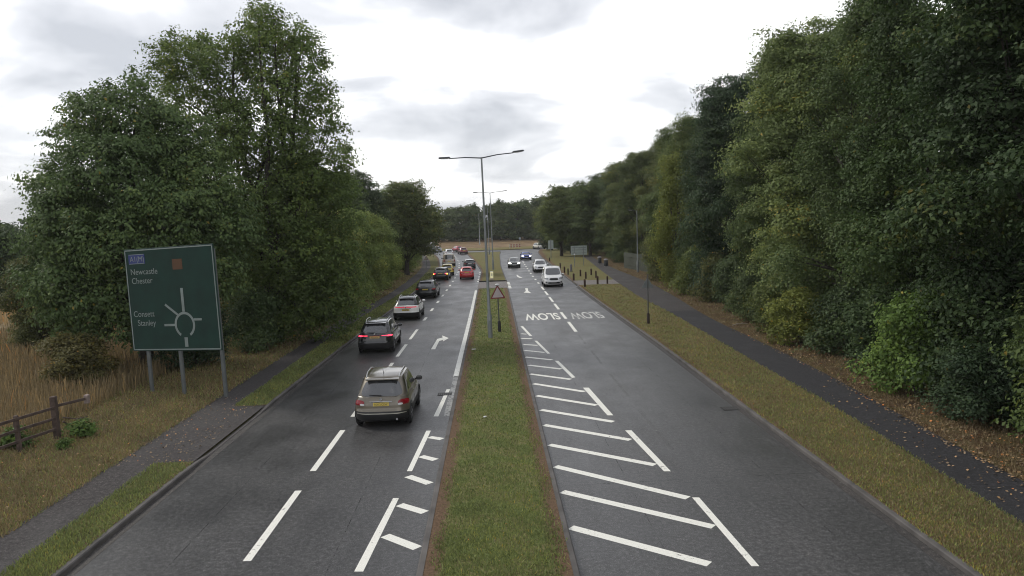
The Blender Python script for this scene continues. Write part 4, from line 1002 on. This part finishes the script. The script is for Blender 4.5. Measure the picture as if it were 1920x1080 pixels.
bp = MB().box((-SW/2+.66, -.025, SZ+SH-.42), (.86, .008, .40)).build('blue_panel', M_BLUE, r)
m = MB()
for cz in (SZ+SH-.235, SZ+SH-.605): m.box((-SW/2+.66, -.032, cz), (.80, .004, .022))
m.build('panel_border', M_SWHITE, bp)
def st(t, x, z, s, par=r, mat=M_SWHITE): text_mesh(t, s, mat, 'lettering', par, (x, -.032, z), (R_(90), 0, 0), 1, 1, .002)
st('A1(M)', -SW/2+.30, SZ+SH-.52, .30, bp)
st('Newcastle', -SW/2+.27, SZ+SH-1.05, .34); st('Chester', -SW/2+.29, SZ+SH-1.42, .34)
st('Consett', -SW/2+.22, SZ+1.42, .34); st('Stanley', -SW/2+.40, SZ+1.05, .34)
MB().box((.45, -.025, SZ+SH-.72), (.50, .008, .42)).build('brown_panel', M_BROWN, r)
m = MB()
cx, cz = .55, SZ+1.05; n = 28
def arc(r0, r1, a0, a1):
    vs, fs = [], []
    for k in range(n+1):
        a = a0+(a1-a0)*k/n
        vs += [(cx+r0*math.cos(a), -.026, cz+r0*math.sin(a)), (cx+r1*math.cos(a), -.026, cz+r1*math.sin(a))]
    for k in range(n): fs.append((2*k, 2*k+1, 2*k+3, 2*k+2))
    m.add(vs, fs)
arc(.42, .52, R_(-60), R_(240)); m.box((cx, -.026, cz+1.0), (.13, .004, .95)); m.box((cx-.78, -.027, cz+.0), (.55, .004, .09)); m.box((cx-.62, -.026, cz+.62), (.75, .004, .09), ry=R_(35)); m.box((cx, -.026, cz-.7), (.16, .004, .38)); m.box((cx+.68, -.027, cz+.2), (.4, .004, .09))
m.build('route_diagram', M_SWHITE, r)
for sx in (-1.6, .1, 2.2): MB().tube([(sx, .08, -.3), (sx, .08, SZ+SH-.2)], .085, 10).build('post', simple('sign_post_grey', (.11, .12, .12), .6, .2), r, smooth=True)

# fence on the left bank
r = tag(empty('wooden_fence', (-14.2, 25.5, GZ)), 'dark weathered post-and-rail fence at the edge of the straw field', 'fence')
def fpost(x, y, h, w=.15):
    m = MB().box((x, y, h/2-.1), (w, w, h+.2), bev=.02, ry=R_(-2)); m.build('post', M_WOOD, r)
for x, y, h, w in ((0, 0, 1.38, .17), (-.36, -1.45, 1.12, .12), (-.66, -2.95, 1.15, .13), (-1.0, -4.5, 1.15, .13), (-1.4, -6.2, 1.15, .13)): fpost(x, y, h, w)
for i, z0 in enumerate((1.02, .66, .30)):
    m = MB()
    P = [(.09, .02), (-.28, -1.43), (-.58, -2.95), (-.92, -4.5), (-1.32, -6.2)]
    for a, b in zip(P[:-1], P[1:]):
        dx, dy = b[0]-a[0], b[1]-a[1]; ln = math.hypot(dx, dy)
        m.box(((a[0]+b[0])/2-.04, (a[1]+b[1])/2, z0+.01*i), (ln, .05, .09), rz=math.atan2(dy, dx), bev=.01)
    m.build('rail', M_WOOD, r)
MB().box((.22, .62, 1.04), (1.15, .05, .09), rz=R_(66), bev=.01, ry=0).build('broken_rail', M_WOOD, r)
MB().box((.45, 1.15, 1.02), (.14, .16, .30), bev=.02).build('rail_end_block', M_WOODP, r)
m = MB(); m.tube([(.1, .25, .62), (.4, .5, .5), (.75, .6, .55)], [.03, .02, .01], 5); m.tube([(.12, .2, .5), (.35, .45, .2), (.3, .7, .0)], [.03, .02, .015], 5); m.build('broken_branch', M_WOOD, r)

# bollards
def bollard(x, y, h, label, w=.16):
    r = tag(empty('bollard', (x, y, GZ), (x*3) % .5), label, 'bollard', 'wooden bollards around the crossing')
    MB().box((0, 0, h/2-.05), (w, w, h+.1), bev=.02).build('shaft', M_BOLL, r)
    MB().box((0, 0, h-.10), (w+.01, w+.01, .04)).build('band', simple('bollard_band', (.10, .05, .04), .6), r)
    MB().add([(-w/2, -w/2, h), (w/2, -w/2, h), (w/2, w/2, h), (-w/2, w/2, h), (0, 0, h+.05)], [(0, 1, 4), (1, 2, 4), (2, 3, 4), (3, 0, 4)]).build('cap', M_BOLL, r)
for x, y, h, l in ((9.15, 86.8, .75, 'wooden bollard just right of the white people carrier'), (9.3, 77.9, .72, 'wooden bollard nearest the kerb corner'), (10.75, 88.9, .75, 'wooden bollard left of the centre of the far group'),
                   (10.62, 93.0, .75, 'wooden bollard behind the kerb pair, beside the trampled grass'), (12.1, 94.6, .75, 'farthest wooden bollard on the grass by the path'), (12.0, 89.6, .8, 'wooden bollard lined up directly behind another'),
                   (10.95, 80.6, .8, 'wooden bollard in front of the one lined up behind it'), (12.0, 80.9, .75, 'rightmost wooden bollard beside the path'), (9.5, 96.5, .75, 'wooden bollard against the rear of the white people carrier'),
                   (9.45, 100.7, .75, 'wooden bollard by the kerb behind the people carrier'), (9.8, 110.5, .7, 'wooden bollard beside the white SUV'), (9.9, 131.5, .6, 'farthest kerbside wooden bollard, below the narrow sign')):
    bollard(x, y, h, l)
r = tag(empty('stone_post', (10.5, 102.6, GZ)), 'thick grey post standing on the grass behind the bollards', 'post')
MB().lathe((0, 0, -.05), [(.16, 0), (.15, .9), (.12, .97), (.05, 1.0)], 12).build('shaft', simple('grey_stone', (.16, .15, .16), .8), r, smooth=True)
MB().lathe((0, 0, -.01), [(.24, 0), (.22, .06)], 12).build('base', simple('grey_stone_dark', (.06, .055, .05), .9), r)
# litter bins
def litter_bin(x, y, h, label):
    r = tag(empty('litter_bin', (x, y, GZ)), label, 'litter bin', 'litter bins by the right path')
    MB().lathe((0, 0, .12), [(.24, 0), (.29, .05), (.30, h-.35), (.27, h-.3)], 16).build('drum', simple('bin_dark', (.025, .027, .03), .5), r, smooth=True)
    MB().lathe((0, 0, h-.12), [(.32, 0), (.33, .05), (.22, .14), (.05, .17)], 16).build('lid', simple('bin_lid', (.22, .22, .24), .5), r, smooth=True)
    for sx in (-.18, .18): MB().box((sx, 0, .05), (.06, .3, .16)).build('foot', simple('bin_foot', (.2, .2, .19), .6), r)
litter_bin(16.4, 118, 1.1, 'dark litter bin farther from the camera, left of the pair')
litter_bin(16.25, 110.5, 1.1, 'dark litter bin with a pale lid, nearer of the pair')
# board fence at the wood edge
r = tag(empty('board_fence', (18.9, 101, GZ), R_(96)), 'grey-green vertical board fence at the foot of the right wood', 'fence')
for k in range(24): MB().box((-6+k*.52, 0, 1.05), (.46, .04, 2.1)).build('board', simple('green_board', (.045, .052, .036), .85, var=.3), r)
for zz in (.5, 1.6): MB().box((0, .05, zz), (12.4, .05, .09)).build('rail', simple('green_board', (.045, .052, .036), .85), r)
# keep-left bollard
r = tag(empty('traffic_bollard', (.12, 90.9, GZ)), 'pale yellow illuminated bollard on the median nose', 'traffic bollard')
MB().box((0, 0, .12), (.42, .3, .26), bev=.03).build('base', simple('bollard_base', (.42, .36, .28), .6), r)
MB().box((0, 0, .62), (.34, .2, .74), bev=.06).build('shell', simple('bollard_shell', (.72, .66, .36), .4, 0, (1, .95, .6), .25), r, smooth=True)
MB().box((0, 0, 1.02), (.36, .22, .07), bev=.03).build('top', simple('bollard_top', (.75, .74, .66), .4), r)
MB().box((0, -.105, .68), (.2, .01, .3)).build('face_panel', simple('bollard_face', (.8, .76, .5), .4), r)
# works barrier and chevrons at the roundabout
M_BR = simple('barrier_red', (.30, .07, .05), .6); M_BW = simple('barrier_white', (.5, .46, .42), .6)
for i, (x, y, l) in enumerate(((5.6, 200.5, 'left red and white barrier on the roundabout edge'), (7.1, 201.3, 'right red and white barrier on the roundabout edge'))):
    r = tag(empty('barrier', (x, y, .2)), l, 'barrier', 'red and white barriers')
    for zz in (.45, .95):
        for k in range(4): MB().box((-.54+k*.36, 0, zz), (.355, .05, .26)).build('board', M_BR if k % 2 else M_BW, r)
    for sx in (-.6, .6): MB().box((sx, .03, .5), (.06, .06, 1.2)).build('foot', M_BW, r)
# fallen branch by the right path
r = tag(empty('fallen_branch', (14.9, 46.6, GZ), .5), 'pale fallen branch lying between the right path and the wood', 'branch')
MB().tube([(-.7, 0, .05), (-.2, .05, .09), (.5, -.05, .07)], [.03, .035, .02], 6).build('limb', simple('pale_branch', (.35, .3, .24), .8), r)
MB().tube([(0, .0, .08), (.4, .25, .12)], [.02, .008], 5).build('twig', simple('pale_branch', (.35, .3, .24), .8), r)
# litter on the median
m = MB()
r = tag(MB().box((.0, 0, .02), (.22, .14, .03), bev=.01, rz=.4).build('litter', simple('litter_white', (.6, .6, .58), .6), loc=(-1.0, 40.6, GZ+.03)), 'scrap of white litter near the left edge of the median', 'litter')
r = tag(MB().box((.0, 0, .02), (.14, .08, .03), bev=.01, rz=1.1).build('litter', simple('litter_white', (.6, .6, .58), .6), loc=(-.35, 26.1, GZ+.03)), 'small white scrap of litter in the middle of the median', 'litter')

# air: a thin even haze round the whole place
hz = MB().box((0, 700, 24.5), (3100, 1900, 52)).build('haze', None); hz['kind'] = 'stuff'; hz['label'] = 'thin grey haze over the whole road'
m = bpy.data.materials.new('haze_air'); m.use_nodes = True; N = m.node_tree.nodes; N.clear()
vo = N.new('ShaderNodeVolumePrincipled'); vo.inputs['Color'].default_value = (.93, .94, .95, 1); vo.inputs['Density'].default_value = .00022
ou = N.new('ShaderNodeOutputMaterial'); m.node_tree.links.new(vo.outputs[0], ou.inputs['Volume']); hz.data.materials.append(m)
